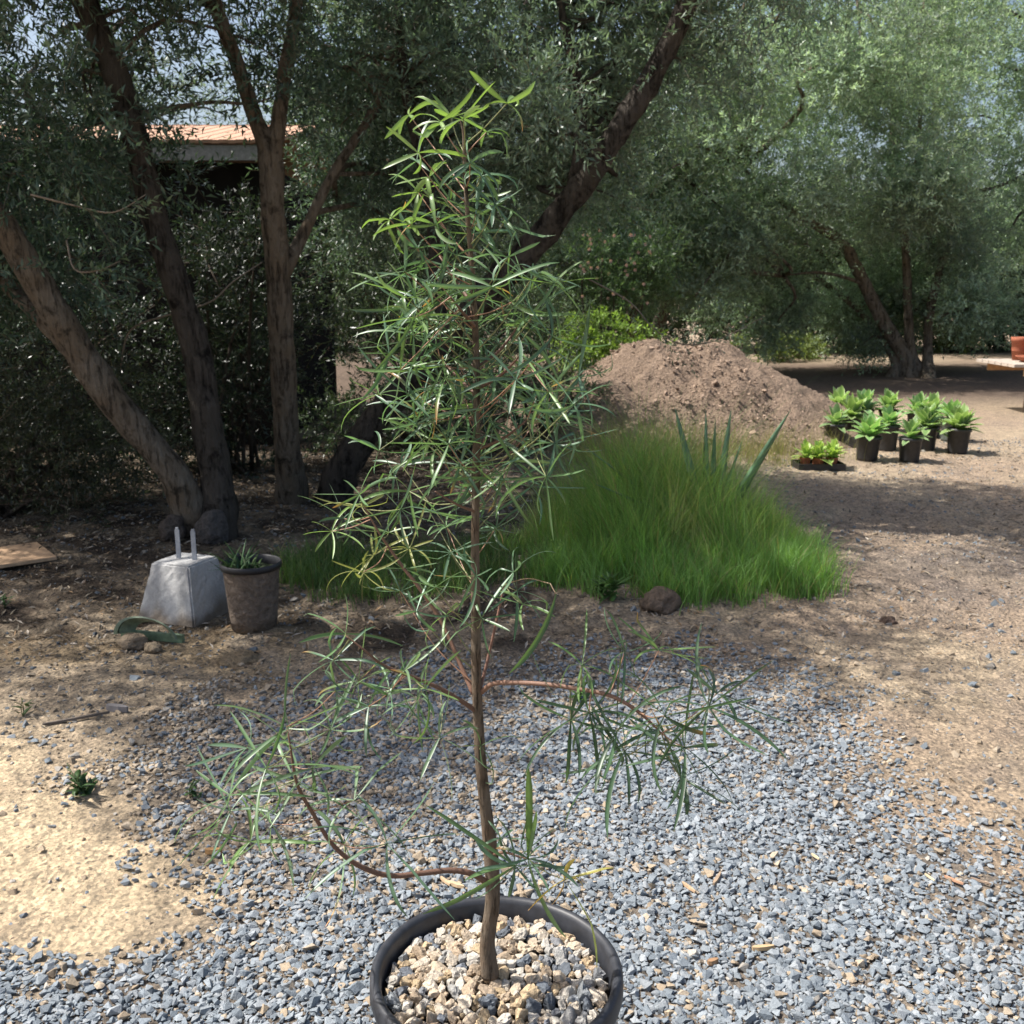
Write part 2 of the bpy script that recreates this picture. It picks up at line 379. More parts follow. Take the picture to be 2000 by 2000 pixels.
# ---------------------------------------------------------------- foliage generator
def norm(v): return v / (np.linalg.norm(v, axis=-1, keepdims=True) + 1e-9)
def sprays(O, D, L, k, ll, lw, tint, var=.25, tipgreen=0.3, twig=True):
    """O origins, D directions, L lengths of n twigs carrying k leaves each -> V, F, C"""
    n = len(O); D = norm(D); A = norm(np.cross(D, norm(rng.normal(0, 1, (n, 3))))); B = np.cross(D, A)
    t = (np.arange(k) + .5) / k; t = np.clip(t[None] + rng.uniform(-.04, .04, (n, k)), 0, 1)
    droop = np.zeros((n, k, 3)); droop[..., 2] = -(t ** 2) * L[:, None] * .25
    base = O[:, None] + D[:, None] * (t * L[:, None])[..., None] + droop
    ang = np.arange(k) * math.pi * .5 * 1.02 + rng.uniform(0, 6.28, (n, 1)) + rng.normal(0, .35, (n, k)) + (np.arange(k) % 2) * math.pi
    side = A[:, None] * np.cos(ang)[..., None] + B[:, None] * np.sin(ang)[..., None]
    op = rng.uniform(.45, 1.15, (n, k))[..., None]
    d = norm(D[:, None] * np.cos(op) + side * np.sin(op)); s = norm(np.cross(d, norm(rng.normal(0, .6, (n, k, 3)) + np.array((0, 0, 1.0)))))
    nn = np.cross(s, d); l = (ll * rng.uniform(.6, 1.25, (n, k)))[..., None]; wd = (lw * rng.uniform(.7, 1.25, (n, k)))[..., None] * .5
    bend = nn * l * rng.uniform(-.12, .12, (n, k, 1))
    v0 = base; v1 = base + d * l * .45 + s * wd + nn * wd * .35 + bend; v2 = base + d * l - bend * 1.2; v3 = base + d * l * .45 - s * wd + nn * wd * .35 + bend
    V = np.stack([v0, v1, v2, v3], 2).reshape(-1, 3); F = np.arange(len(V)).reshape(-1, 4)
    c = np.array(tint)[None, None] * rng.uniform(1 - var, 1 + var, (n, k, 1)) * rng.uniform(1 - var * .7, 1 + var * .7, (n, 1, 1)) * (1 + (tipgreen * (t - .4))[..., None] * np.array((1.2, 1, .4)))
    C = np.repeat(c.reshape(-1, 3), 4, 0)
    if twig:
        r = .0016 + .008 * L[:, None]; r = r * .35; E = O + D * L[:, None] + np.array((0, 0, -.25)) * L[:, None]
        tv = np.stack([O + A * r, O - A * r, E - A * r * .3, E + A * r * .3], 1).reshape(-1, 3)
        F = np.vstack([F, np.arange(len(tv)).reshape(-1, 4) + len(V)]); V = np.vstack([V, tv]); C = np.vstack([C, np.tile(np.array((.16, .12, .085)), (len(tv), 1))])
    return V, F, C
def clump_sprays(cl, ns, k, ll, lw, tint, Ls=(.14, .32), outward=.8, up=.25, var=.25, twig=True):
    """cl: (m,6) centre + radii"""
    m = len(cl); j = np.repeat(np.arange(m), ns); u = norm(rng.normal(0, 1, (len(j), 3))); r = rng.random(len(j)) ** .55
    O = cl[j, :3] + u * cl[j, 3:] * r[:, None]; D = u * outward + rng.normal(0, .5, u.shape) + np.array((0, 0, up))
    ct = rng.uniform(.6, 1.4, m)[j]
    V, F, C = sprays(O, D, rng.uniform(*Ls, len(j)), k, ll, lw, tint, var, twig=twig)
    nl = len(j) * k * 4; C[:nl] *= np.repeat(ct, k * 4)[:, None]
    return V, F, C
def clumps_px(xr, yr, Yr, n, r=(.35, .6), flat=.75):
    px = rng.uniform(*xr, n); py = rng.uniform(*yr, n); Yd = rng.uniform(*Yr, n)
    P = np.array([at(a, b, c) for a, b, c in zip(px, py, Yd)]).reshape(-1, 3); rr = rng.uniform(*r, n)
    return np.hstack([P, np.stack([rr, rr, rr * flat], 1)])
def clumps_box(a, b, n, r=(.4, .6), flat=.6):
    P = rng.uniform(np.array(a), np.array(b), (n, 3)); rr = rng.uniform(*r, n); return np.hstack([P, np.stack([rr, rr, rr * flat], 1)])
def clumps_ell(c, R_, n, r=(.35, .6), flat=.75, shell=.5):
    u = norm(rng.normal(0, 1, (n, 3))); q = rng.random(n) ** shell; P = np.array(c) + u * np.array(R_) * q[:, None]; rr = rng.uniform(*r, n)
    return np.hstack([P, np.stack([rr, rr, rr * flat], 1)])
def tree(name, label, cat, group, stems, cl, ns, k, ll, lw, tint, bark, leaf, limb_r=.022, rough=.12, Ls=(.14, .32), limbs=True, up=.25, seg=12, twig=True, maxlimbs=70, trunk_k=.84):
    base = np.array(stems[0][0][0], float); root = empty(name, base); tag(root, label, cat, group)
    tips = []
    for P, rad in stems:
        mb = MB(); tube(mb, P, [v * trunk_k * (1.15 if i == 0 else 1) for i, v in enumerate(rad)], seg, 7, rough=rough * 1.3); mb.build("trunk", M_BARKD if (P is sB[0]) else bark, root, True, base)
        S = spline([list(p) for p in P], 4); tips += list(S[len(S) // 3:])
    tips = np.array(tips)
    if limbs:
        mb = MB(); sel = rng.permutation(len(cl))[:maxlimbs]
        for i in sel:
            c = cl[i, :3]; d = np.linalg.norm(tips - c, axis=1) + np.maximum(0, tips[:, 2] - c[2]) * .6; s = tips[np.argmin(d)]
            L = np.linalg.norm(c - s)
            m1 = s + (c - s) * .4 + rng.normal(0, .1, 3) * L + np.array((0, 0, .12 * L)); m2 = s + (c - s) * .75 + rng.normal(0, .06, 3) * L + np.array((0, 0, .1 * L))
            e = c + (c - m2) * .4
            r0 = limb_r * min(1.3, .45 + .3 * L); tube(mb, [s, m1, m2, e], [r0, r0 * .75, r0 * .5, r0 * .2], 6, 3, rough=rough * .5)
        mb.build("limbs", bark, root, True, base)
    V, F, C = clump_sprays(cl, ns, k, ll, lw, tint, Ls, up=up, twig=twig)
    npmesh("crown", V, F, leaf, C, root, False, base)
    return root

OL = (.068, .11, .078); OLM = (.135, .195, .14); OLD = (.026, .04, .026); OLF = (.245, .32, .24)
# two leaning stems from one root on the left
b0 = gr(395, 1050)
sA = ([gr(385, 1052) - [0, 0, .03], at(370, 985, 5.95), at(320, 900, 5.9), at(215, 775, 5.8), at(110, 615, 5.7), at(30, 480, 5.6), at(-60, 350, 5.5), at(-170, 140, 5.4), at(-230, -200, 5.4)], [.17, .125, .10, .105, .10, .09, .08, .07, .04])
sA2 = ([at(150, 690, 5.76), at(60, 600, 5.9), at(-40, 500, 6.1), at(-200, 330, 6.3)], [.07, .055, .05, .035])
sB = ([gr(420, 1062) - [0, 0, .03], at(425, 960, 6.0), at(405, 830, 6.05), at(385, 690, 6.1), at(345, 560, 6.1), at(300, 420, 6.1), at(262, 260, 6.1), at(215, 120, 6.1), at(150, -40, 6.1), at(80, -260, 6.1)], [.16, .12, .11, .10, .095, .09, .085, .085, .075, .05])
cl = np.vstack([clumps_px((-420, 330), (-330, 210), (5.2, 7.4), 23), clumps_px((-450, 200), (190, 560), (5.6, 7.6), 46), clumps_px((150, 560), (-350, 210), (6.4, 8), 13, (.26, .4)), clumps_px((60, 330), (300, 420), (6.8, 8.2), 6, (.25, .4)),
                clumps_box((-6, 3.75, 3.1), (-2.3, 7.5, 4.9), 70, (.5, .75)), clumps_px((-420, 130), (500, 640), (6.4, 7.6), 12)])
tree("olive_tree", "big olive with two thick stems splitting low, leaning out left", "tree", "olive trees shading the left", [sA, sB, sA2], cl, 50, 13, .066, .017, OL, M_BARKL, M_OLIVE, maxlimbs=80)
# forked tree
b = gr(572, 985)
sC = ([b - [0, 0, .03], at(562, 870, 6.9), at(552, 700, 6.8), at(545, 560, 6.75), at(533, 420, 6.7), at(527, 300, 6.7), at(500, 235, 6.7), at(465, 130, 6.65), at(425, 20, 6.6), at(390, -120, 6.6), at(340, -330, 6.5)], [.14, .105, .1, .095, .09, .09, .06, .055, .052, .045, .03])
sC2 = ([at(529, 310, 6.7), at(545, 235, 6.72), at(558, 130, 6.75), at(577, 20, 6.8), at(590, -120, 6.8), at(600, -300, 6.8)], [.075, .056, .052, .046, .04, .03])
sC3 = ([at(552, 540, 6.76), at(600, 440, 6.9), at(650, 340, 7.0), at(720, 230, 7.2), at(790, 80, 7.4)], [.05, .045, .038, .03, .018])
cl = np.vstack([clumps_px((520, 900), (-350, 180), (6.9, 8.8), 40), clumps_px((600, 900), (150, 480), (7.4, 9), 34, (.3, .5)), clumps_px((330, 620), (-380, -20), (6.2, 7.6), 9, (.28, .42)),
                clumps_box((-3.6, 4.35, 3.3), (-1.3, 7.6, 4.9), 40, (.45, .65)), clumps_box((-3.05, 2.95, 3.1), (-2.55, 3.5, 3.5), 6, (.25, .4)), clumps_box((-3.4, 3.55, 3.1), (-2.0, 4.4, 3.7), 17, (.35, .5)), clumps_box((-2.0, 3.95, 3.1), (-.95, 4.6, 3.6), 10, (.3, .45))])
tree("olive_tree", "slim straight olive whose bare trunk forks in a clear V", "tree", "olive trees shading the left", [sC, sC2, sC3], cl, 50, 13, .062, .016, (.10, .152, .108), M_BARKL, M_OLIVE, maxlimbs=60)
# great diagonal trunk
sE = ([gr(640, 985) - [0, 0, .05], at(690, 880, 6.95), at(790, 750, 6.85), at(900, 620, 6.75), at(985, 540, 6.65), at(1065, 450, 6.6), at(1160, 330, 6.5), at(1230, 220, 6.45), at(1300, 100, 6.4), at(1370, -60, 6.3), at(1420, -230, 6.3)], [.17, .14, .13, .13, .125, .115, .10, .095, .085, .065, .04])
sE2 = ([at(1115, 400, 6.58), at(1128, 330, 6.6), at(1135, 260, 6.65), at(1130, 170, 6.7), at(1100, 40, 6.8), at(1080, -100, 6.8)], [.07, .06, .055, .045, .035, .02])
sE3 = ([at(860, 665, 6.8), at(850, 520, 6.9), at(838, 380, 7.0), at(800, 220, 7.1), at(780, 60, 7.2), at(770, -150, 7.3)], [.08, .06, .05, .045, .035, .02])
cl = np.vstack([clumps_px((820, 1330), (-300, 200), (6.65, 7.8), 48), clumps_px((1040, 1110), (60, 330), (5.9, 6.25), 2, (.16, .22)), clumps_px((880, 1200), (190, 420), (7.0, 8.2), 26, (.3, .42)), clumps_px((1250, 1640), (-330, -10), (6.0, 7.4), 26, (.28, .45)),
                clumps_px((1280, 1400), (10, 180), (6.6, 7.2), 5, (.2, .3)), clumps_box((-2.2, 5.2, 3.5), (-1.2, 6.6, 4.4), 12, (.4, .6)), clumps_box((-.3, 5.15, 4.15), (1.7, 6.2, 4.8), 13, (.35, .55))])
tree("olive_tree", "thick dark olive trunk leaning far right behind the potted sapling", "tree", "olive trees shading the left", [sE, sE2, sE3], cl, 52, 13, .058, .015, OLM, M_BARKD, M_OLIVE, maxlimbs=70, rough=.2, trunk_k=.74)

# shrubs under and behind the left trees
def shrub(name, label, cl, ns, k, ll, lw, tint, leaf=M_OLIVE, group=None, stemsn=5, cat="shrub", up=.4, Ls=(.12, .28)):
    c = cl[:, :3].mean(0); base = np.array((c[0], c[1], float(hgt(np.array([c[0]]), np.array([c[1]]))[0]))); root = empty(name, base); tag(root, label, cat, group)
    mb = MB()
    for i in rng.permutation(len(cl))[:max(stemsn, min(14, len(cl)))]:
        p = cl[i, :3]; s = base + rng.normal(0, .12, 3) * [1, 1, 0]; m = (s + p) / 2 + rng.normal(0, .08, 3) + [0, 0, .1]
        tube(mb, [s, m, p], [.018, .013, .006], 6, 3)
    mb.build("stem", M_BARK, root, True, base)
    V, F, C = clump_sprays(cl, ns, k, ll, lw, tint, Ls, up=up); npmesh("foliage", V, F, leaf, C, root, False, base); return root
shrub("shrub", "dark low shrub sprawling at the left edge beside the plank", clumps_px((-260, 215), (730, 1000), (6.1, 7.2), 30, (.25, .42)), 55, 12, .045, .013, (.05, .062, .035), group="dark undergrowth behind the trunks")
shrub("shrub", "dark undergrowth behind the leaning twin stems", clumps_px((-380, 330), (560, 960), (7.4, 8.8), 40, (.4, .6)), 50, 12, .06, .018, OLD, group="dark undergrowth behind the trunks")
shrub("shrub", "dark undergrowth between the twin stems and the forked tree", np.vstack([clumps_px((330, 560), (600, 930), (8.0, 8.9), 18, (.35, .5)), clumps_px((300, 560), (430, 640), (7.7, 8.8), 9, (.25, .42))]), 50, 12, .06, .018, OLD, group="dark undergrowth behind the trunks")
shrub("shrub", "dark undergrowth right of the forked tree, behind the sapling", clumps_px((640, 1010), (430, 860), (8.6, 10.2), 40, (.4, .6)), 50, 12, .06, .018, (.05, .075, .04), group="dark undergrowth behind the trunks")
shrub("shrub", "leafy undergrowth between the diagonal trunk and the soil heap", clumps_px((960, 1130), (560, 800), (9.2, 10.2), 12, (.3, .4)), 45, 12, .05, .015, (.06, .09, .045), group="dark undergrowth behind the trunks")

# ---------------------------------------------------------------- shed behind the trees
shed = empty("shed", at(330, 300, 9.6) * [1, 1, 0]); tag(shed, "dark walled shed with grey fascia and clay coloured roof behind trees", "shed")
so_ = np.array(shed.location[:])
x0 = at(-420, 300, 9.6)[0]; x1 = at(543, 300, 9.6)[0]; zt = at(330, 283, 9.6)[2]; zb = at(330, 313, 9.6)[2]
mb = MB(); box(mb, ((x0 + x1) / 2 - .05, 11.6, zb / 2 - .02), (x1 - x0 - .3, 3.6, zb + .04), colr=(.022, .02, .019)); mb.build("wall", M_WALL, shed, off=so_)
mb = MB(); box(mb, ((x0 + x1) / 2, 9.62, (zt + zb) / 2), (x1 - x0, .05, zt - zb), colr=(.27, .27, .26)); mb.build("fascia", M_WOOD, shed, off=so_)
mb = MB(); rl = 2.2; sl_ = math.atan2(.42, 2.1)
nrow = 60
for i in range(nrow):                         # ribbed sheets
    xx = x0 + (x1 - x0) * (i + .5) / nrow
    for sgn in (1, -1):
        cy = 9.6 + (1.05 if sgn > 0 else 3.15); box(mb, (xx, cy, zt + .03 + .21 + (.004 if i % 2 else 0)), ((x1 - x0) / nrow * .98, 2.2, .03), 0, (.46, .28, .19), sgn * sl_)
mb.build("roof", M_ROOF, shed, off=so_)

# ---------------------------------------------------------------- far trees and bushes
bF = gr(1775, 735); YF = bF[1]
sF = [([bF - [0, 0, .1], at(1762, 690, YF), at(1715, 610, YF), at(1672, 520, YF), at(1640, 470, YF), at(1560, 420, YF), at(1450, 330, YF)], [.42, .27, .22, .19, .17, .12, .06]),
      ([bF + [.2, 0, -.1], at(1778, 680, YF), at(1772, 560, YF), at(1768, 470, YF), at(1760, 400, YF), at(1790, 320, YF), at(1800, 180, YF)], [.3, .18, .14, .13, .12, .09, .05]),
      ([gr(1815, 738) - [0, 0, .1], at(1812, 690, YF), at(1818, 600, YF), at(1850, 480, YF), at(1900, 330, YF)], [.25, .16, .14, .12, .07]),
      ([gr(1742, 736) - [0, 0, .1], at(1745, 700, YF), at(1690, 620, YF + .5), at(1620, 560, YF + 1), at(1500, 480, YF + 1)], [.22, .13, .1, .09, .05]),
      ([at(1695, 560, YF), at(1660, 545, YF - .1), at(1600, 532, YF - .2), at(1530, 538, YF - .3)], [.07, .055, .045, .02])]
cl = np.vstack([clumps_px((1260, 1900), (60, 390), (YF - 2.6, YF + 2.2), 110, (.45, .75)), clumps_px((1450, 1900), (390, 520), (YF + .3, YF + 2.2), 18, (.4, .6)), clumps_px((1440, 1640), (-150, 100), (YF - 2, YF + 2), 16, (.5, .75)), clumps_px((1760, 1930), (-120, 100), (YF - 2, YF + 2), 20, (.5, .7)),
                clumps_px((1250, 1540), (380, 570), (YF - 2.0, YF + 1.0), 34, (.35, .55)), clumps_px((1560, 1900), (330, 460), (YF - 2.2, YF - .6), 12, (.3, .5)), clumps_px((1640, 1960), (540, 660), (YF - .5, YF + 2), 14, (.3, .45)), clumps_px((1350, 1720), (560, 690), (YF, YF + 2.2), 16, (.3, .45)), clumps_px((1800, 1960), (420, 650), (YF - 1, YF + 1.5), 16, (.35, .55)), clumps_px((1560, 1840), (480, 640), (YF + .8, YF + 2.6), 22, (.4, .6))])
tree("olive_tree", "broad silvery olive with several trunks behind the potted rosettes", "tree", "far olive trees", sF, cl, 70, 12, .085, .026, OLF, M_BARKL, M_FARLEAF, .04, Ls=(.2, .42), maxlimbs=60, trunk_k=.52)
def fartree(label, xr, yr, Yr, n, base, h=0.6, tint=OLF, r=(.6, 1.0), ns=60, ll=.10, lw=.032, group="far olive trees"):
    b = gr(*base); Yb = b[1]; cl = clumps_px(xr, yr, Yr, n, r); c = cl[:, :3].mean(0)
    st = [([b - [0, 0, .1], b * .7 + c * .3 + [.1, 0, .2], c, c + [.2, .1, 1]], [.25, .18, .12, .05]), ([b + [.3, .1, -.1], b * .5 + c * .5 + [.8, 0, 0], c + [1.2, .1, .6]], [.16, .12, .06])]
    return tree("olive_tree", label, "tree", group, st, cl, ns, 11, ll, lw, tint, M_BARK, M_FARLEAF, .05, Ls=(.22, .45), maxlimbs=30, twig=False)
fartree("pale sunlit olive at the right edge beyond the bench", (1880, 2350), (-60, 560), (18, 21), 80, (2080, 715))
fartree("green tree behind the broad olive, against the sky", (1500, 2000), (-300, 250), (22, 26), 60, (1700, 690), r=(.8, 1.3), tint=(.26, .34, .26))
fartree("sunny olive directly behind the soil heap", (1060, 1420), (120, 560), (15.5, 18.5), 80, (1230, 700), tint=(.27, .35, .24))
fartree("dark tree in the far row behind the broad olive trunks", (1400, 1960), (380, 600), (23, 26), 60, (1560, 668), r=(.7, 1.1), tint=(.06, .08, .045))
fartree("far tree seen through the forked olive", (560, 1150), (-200, 560), (14, 18), 110, (800, 720), r=(.6, .95), tint=(.16, .215, .155))
fartree("far tree standing beyond the shed roof", (-500, 560), (120, 330), (22, 28), 26, (250, 670), r=(.8, 1.3), tint=(.11, .14, .1))
fartree("far tree showing over the bench at the right edge", (1900, 2500), (400, 610), (24, 28), 40, (2200, 665), r=(.7, 1.1), tint=(.07, .09, .05))
for i, (a, b_, lab) in enumerate([(-260, 120, "far dense hedge bush at the left end of the row"), (100, 480, "far hedge bush behind the shed side of the row"), (460, 800, "far hedge bush beyond the forked tree"), (760, 1080, "far hedge bush beyond the diagonal trunk"),
        (1060, 1400, "far hedge bush beyond the soil heap"), (1380, 1700, "far hedge bush left of the olive trunks"), (1680, 1980, "far hedge bush right of the olive trunks"), (1960, 2300, "far hedge bush at the right end of the row")]):
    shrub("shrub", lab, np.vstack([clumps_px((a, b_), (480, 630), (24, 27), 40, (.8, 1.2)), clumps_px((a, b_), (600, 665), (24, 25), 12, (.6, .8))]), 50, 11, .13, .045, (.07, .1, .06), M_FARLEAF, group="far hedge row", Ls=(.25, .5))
# sunny bushes by the heap
shrub("bush", "bright yellow green bush behind the soil heap", clumps_px((1110, 1290), (630, 720), (12.8, 13.6), 16, (.2, .32)), 40, 12, .06, .025, (.17, .26, .06), M_BRIGHT, cat="bush")
pk = shrub("flowering_shrub", "leafy shrub dotted with pink blossom above the bright bush", clumps_px((1090, 1290), (440, 640), (13.5, 14.6), 20, (.28, .42)), 45, 12, .08, .02, (.08, .13, .06), M_FARLEAF, cat="shrub")
po = np.array(pk.location[:]); mb = MB()
for i in range(42):
    p = at(random.uniform(1130, 1290), random.uniform(450, 600), random.uniform(13.2, 13.6))
    for j in range(4):
        a = j * 1.57 + i; q = np.array((math.cos(a), -.3, math.sin(a))) * .024; s = np.array((-math.sin(a), 0, math.cos(a))) * .012
        mb.add([p, p + q * .6 + s, p + q, p + q * .6 - s], [(0, 1, 2, 3)], (.5, .3, .3))
mb.build("blossom", M_BRIGHT, pk, off=po)
# low sunny plants past the right tree
for i, (px, py, lab) in enumerate([(1500, 705, "low sunlit plants left of the olive trunks in the distance"), (1580, 700, "yellow green low plants just right of the far trays"), (1660, 690, "sunlit weeds glimpsed beside the olive trunks"), (1870, 690, "sunny yellow foliage between the olive trunks and the bench")]):
    b = gr(px, py)
    c = clumps_ell((b[0], b[1], .28), (.8, .5, .22), 9, (.18, .3)); shrub("bush", lab, c, 24, 9, .09, .035, (.13, .17, .06), M_BRIGHT, cat="bush", group="low plants beyond the right hand olive")

# ---------------------------------------------------------------- heap of soil
hc = gr(1320, 872); hc = np.array((at(1320, 700, 11.0)[0], 11.0, 0)); nr, na = 90, 220
rr = np.linspace(0, 1, nr); aa = np.linspace(0, 2 * np.pi, na, endpoint=False); RR, AA = np.meshgrid(rr, aa, indexing='ij')
rx = RR * (2.05 + .15 * np.cos(3 * AA + 1)); hx = rx * np.cos(AA) * 1.0; hy = rx * np.sin(AA) * .95
pz = np.clip(1 - RR, 0, 1); prof = 1.02 * (1 - np.clip(RR * 1.03, 0, 1) ** 1.25) * (1 - .12 * np.exp(-(RR / .15) ** 2))
nz = fbm(hx + 5, hy + 5, 2.2, 61) - .5; n2 = fbm(hx + 5, hy + 5, 9, 63) - .5; n3 = fbm(hx, hy, 26, 65) - .5
hz = prof + (nz * .22 + n2 * .12 + n3 * .05) * np.clip(pz * 6, .0, 1) + .02; hz[-1] = -.06
hx = hx + .35 * np.exp(-((AA - .0) / .5) ** 2) * RR * 0
I = np.arange(nr * na).reshape(nr, na); F = np.stack([I[:-1], I[1:], np.roll(I, -1, 1)[1:], np.roll(I, -1, 1)[:-1]], -1).reshape(-1, 4)
cs = np.array((.285, .21, .155)) * (.8 + .5 * (n2 + .5).ravel()[:, None])
heap = npmesh("soil_heap", np.stack([hx.ravel(), hy.ravel(), hz.ravel()], 1), F, M_SOIL, cs, None, True); heap.location = tuple(hc)
tag(heap, "large heap of brown soil behind the tall grass", "soil heap")
n = 5000; a = rng.uniform(np.pi * .9, 2.1 * np.pi, n); r = rng.random(n) ** .6 * 2.2
ir = np.clip((r / 2.05 * nr).astype(int), 0, nr - 1); ia = (a / (2 * np.pi) * na).astype(int) % na
P = np.stack([r * np.cos(a) + hc[0], r * .95 * np.sin(a) + hc[1], np.maximum(hz[ir, ia], 0)], 1); sz = np.clip(rng.lognormal(np.log(.009), .5, n), .004, .032)
o = stones("soil_clods", P, sz, np.tile(np.array((.285, .21, .158)), (n, 1)) * rng.uniform(.6, 1.4, (n, 1)), M_STONE, 1, .3); tag(o, "crumbs of soil strewn on and around the heap", None, None, "stuff")
hs = at(1570, 810, 10.3); c2 = clumps_box((0, 0, 0), (1, 1, 1), 1)

# ---------------------------------------------------------------- grass and agave
def blades(X_, Y_, Hh, W, lean, tint, name, label, parent=None, nseg=4, kind="stuff", droop=.35, z=None, tuft=None, tcol=None):
    n = len(X_); t = np.linspace(0, 1, nseg + 1); a = rng.uniform(0, 2 * np.pi, n); ld = np.stack([np.cos(a), np.sin(a), np.zeros(n)], 1) * (rng.random(n) * lean)[:, None]
    if tuft is not None: ld[:, :2] += tuft
    z0 = hgt(X_, Y_) - .01 if z is None else z; O = np.stack([X_, Y_, z0], 1)
    P = O[:, None] + ld[:, None] * (Hh[:, None] * t[None] ** 1.8)[..., None]
    P[..., 2] += Hh[:, None] * (t[None] - droop * (rng.random(n) ** 2)[:, None] * t[None] ** 3)
    b = rng.uniform(0, 2 * np.pi, n); S = np.stack([np.cos(b), np.sin(b), np.zeros(n)], 1)[:, None] * (W[:, None] * (1 - t[None] ** 1.5 * .93))[..., None]
    V = np.stack([P - S, P + S], 2).reshape(n, -1, 3); m = (nseg + 1) * 2; F = np.array([(2 * i, 2 * i + 1, 2 * i + 3, 2 * i + 2) for i in range(nseg)])
    Fa = (F[None] + (np.arange(n) * m)[:, None, None]).reshape(-1, 4)
    c = np.array(tint) * rng.uniform(.65, 1.35, (n, 1)) * (1 if tcol is None else tcol); dry = rng.random(n) < .06; c[dry] = np.array((.33, .28, .15)); C = np.repeat(c, m, 0)
    return npmesh(name, V.reshape(-1, 3), Fa, M_GRASS, C)
def clusterpts(n, cx, cy, rx, ry, tuft=.07, k=40):
    m = max(1, n // k); u = rng.uniform(0, 2 * np.pi, m); r = np.sqrt(rng.random(m)); tx = cx + rx * r * np.cos(u); ty = cy + ry * r * np.sin(u); j = rng.integers(0, m, n)
    return tx[j] + rng.normal(0, tuft, n), ty[j] + rng.normal(0, tuft, n), r[j]
n = 34000; m = 620; u = rng.uniform(0, 2 * np.pi, m); rr_ = rng.random(m) ** .6 * rng.uniform(.8, 1.22, m); tx = .88 + .8 * rr_ * np.cos(u) * (1 + .12 * np.sin(3 * u)); ty = 5.58 + .66 * rr_ * np.sin(u)
th = rng.uniform(.45, 1.4, m) * (.42 + .75 * np.exp(-((tx - .72) / .62) ** 2)) * (1.08 - .5 * rr_ ** 2); tl = rng.normal(0, .22, (m, 2)); tc = rng.uniform(.7, 1.25, (m, 1)) * (1 + rng.normal(0, .06, (m, 3))); td = rng.random(m) < .12
j = rng.integers(0, m, n); x = tx[j] + rng.normal(0, .05, n); y = ty[j] + rng.normal(0, .05, n)
g = blades(x, y, rng.uniform(.25, .62, n) * th[j], rng.uniform(.0009, .002, n), .6, (.21, .34, .10), "tall_grass", "", nseg=5, droop=.55, tuft=tl[j], tcol=np.where(td[:, None], np.array((2.0, 1.25, 1.9)), tc)[j])
tag(g, "tall wispy green grass in front of the soil heap", None, None, "stuff")
n = 9000; x, y, r = clusterpts(n, .88, 5.0, .76, .36, .045, 70); g = blades(x, y, rng.uniform(.08, .26, n), rng.uniform(.0014, .003, n), .8, (.19, .33, .10), "short_grass", "")
tag(g, "short green grass fringing the front of the tall clump", None, None, "stuff")
n = 5000; x, y, r = clusterpts(n, -.55, 5.2, .75, .45, .05); g = blades(x, y, rng.uniform(.06, .2, n), rng.uniform(.0014, .0028, n), .8, (.1, .17, .06), "shaded_grass", "")  # darker tint than the other grass: shade put into the colour
tag(g, "sparse low grass in the shade behind the sapling", None, None, "stuff")
n = 2500; x, y, r = clusterpts(n, 1.75, 9.0, 1.2, .5, .08); g = blades(x, y, rng.uniform(.15, .4, n), rng.uniform(.001, .002, n), .6, (.25, .24, .11), "dry_grass", "")
tag(g, "thin dry stalks of grass below the soil heap", None, None, "stuff")

def sword(mb, O, D, L, W, tint, side=None, n=8, curve=.1, thick=.25):
    O = np.array(O, float); D = norm(np.array(D, float)); S = norm(np.cross(D, (0, 0, 1.0))) if side is None else norm(np.array(side, float)); Nn = np.cross(S, D)
    V = []; C = []; F = []
    for i in range(n + 1):
        t = i / n; wv = W * (min(1, .75 + t * 1.2) * (1 - t ** 2.4)) + .0005; p = O + D * L * t + Nn * curve * L * t * t * -1
        V += [p - S * wv, p - Nn * wv * thick, p + S * wv, p - Nn * wv * (thick + .18)]
        k = 1 + .15 * math.sin(i * 2.1); C += [tuple(np.array(tint) * k)] * 4
    for i in range(n):
        a = 4 * i
        for j in range(4):
            q = (0, 1, 2, 3); F.append((a + j, a + (j + 1) % 4, a + 4 + (j + 1) % 4, a + 4 + j))
    mb.add(V, F, C)
YA = 5.5; ab = at(1385, 975, YA); ab[2] = .05; ag = empty("agave", ab); tag(ag, "blue green sword leaved agave poking out of the tall grass", "agave")
for (bx, by), (tx, ty), wv, dy in [((1370, 960), (1322, 808), .034, .0), ((1380, 960), (1378, 822), .026, .15), ((1390, 960), (1396, 830), .022, -.1), ((1400, 960), (1424, 818), .032, .1),
        ((1412, 980), (1531, 812), .036, -.2), ((1360, 980), (1296, 905), .02, .2), ((1340, 985), (1160, 880), .014, .1), ((1350, 990), (1170, 940), .016, -.2), ((1395, 985), (1440, 880), .02, .3)]:
    p = at(bx, by + 40, YA); q = at(tx, ty, YA + dy); mb = MB(); q = q + (q - p) * .1; sword(mb, p, q - p, np.linalg.norm(q - p), wv * .72, (.13, .235, .14), side=norm(np.cross(q - p, (0.15, 1, .1)))); mb.build("leaf", M_AGAVE, ag, True, ab)
mb = MB(); p = gr(1318, 1120); tube(mb, [p - [0, 0, .05], p + [.0, 0, .2], at(1317, 985, p[1])], [.014, .013, .012], 8, 3, (.33, .24, .15), .1); o = mb.build("wooden_stake", M_WOOD); tag(o, "thin weathered wooden stake standing in the tall grass", "stake")
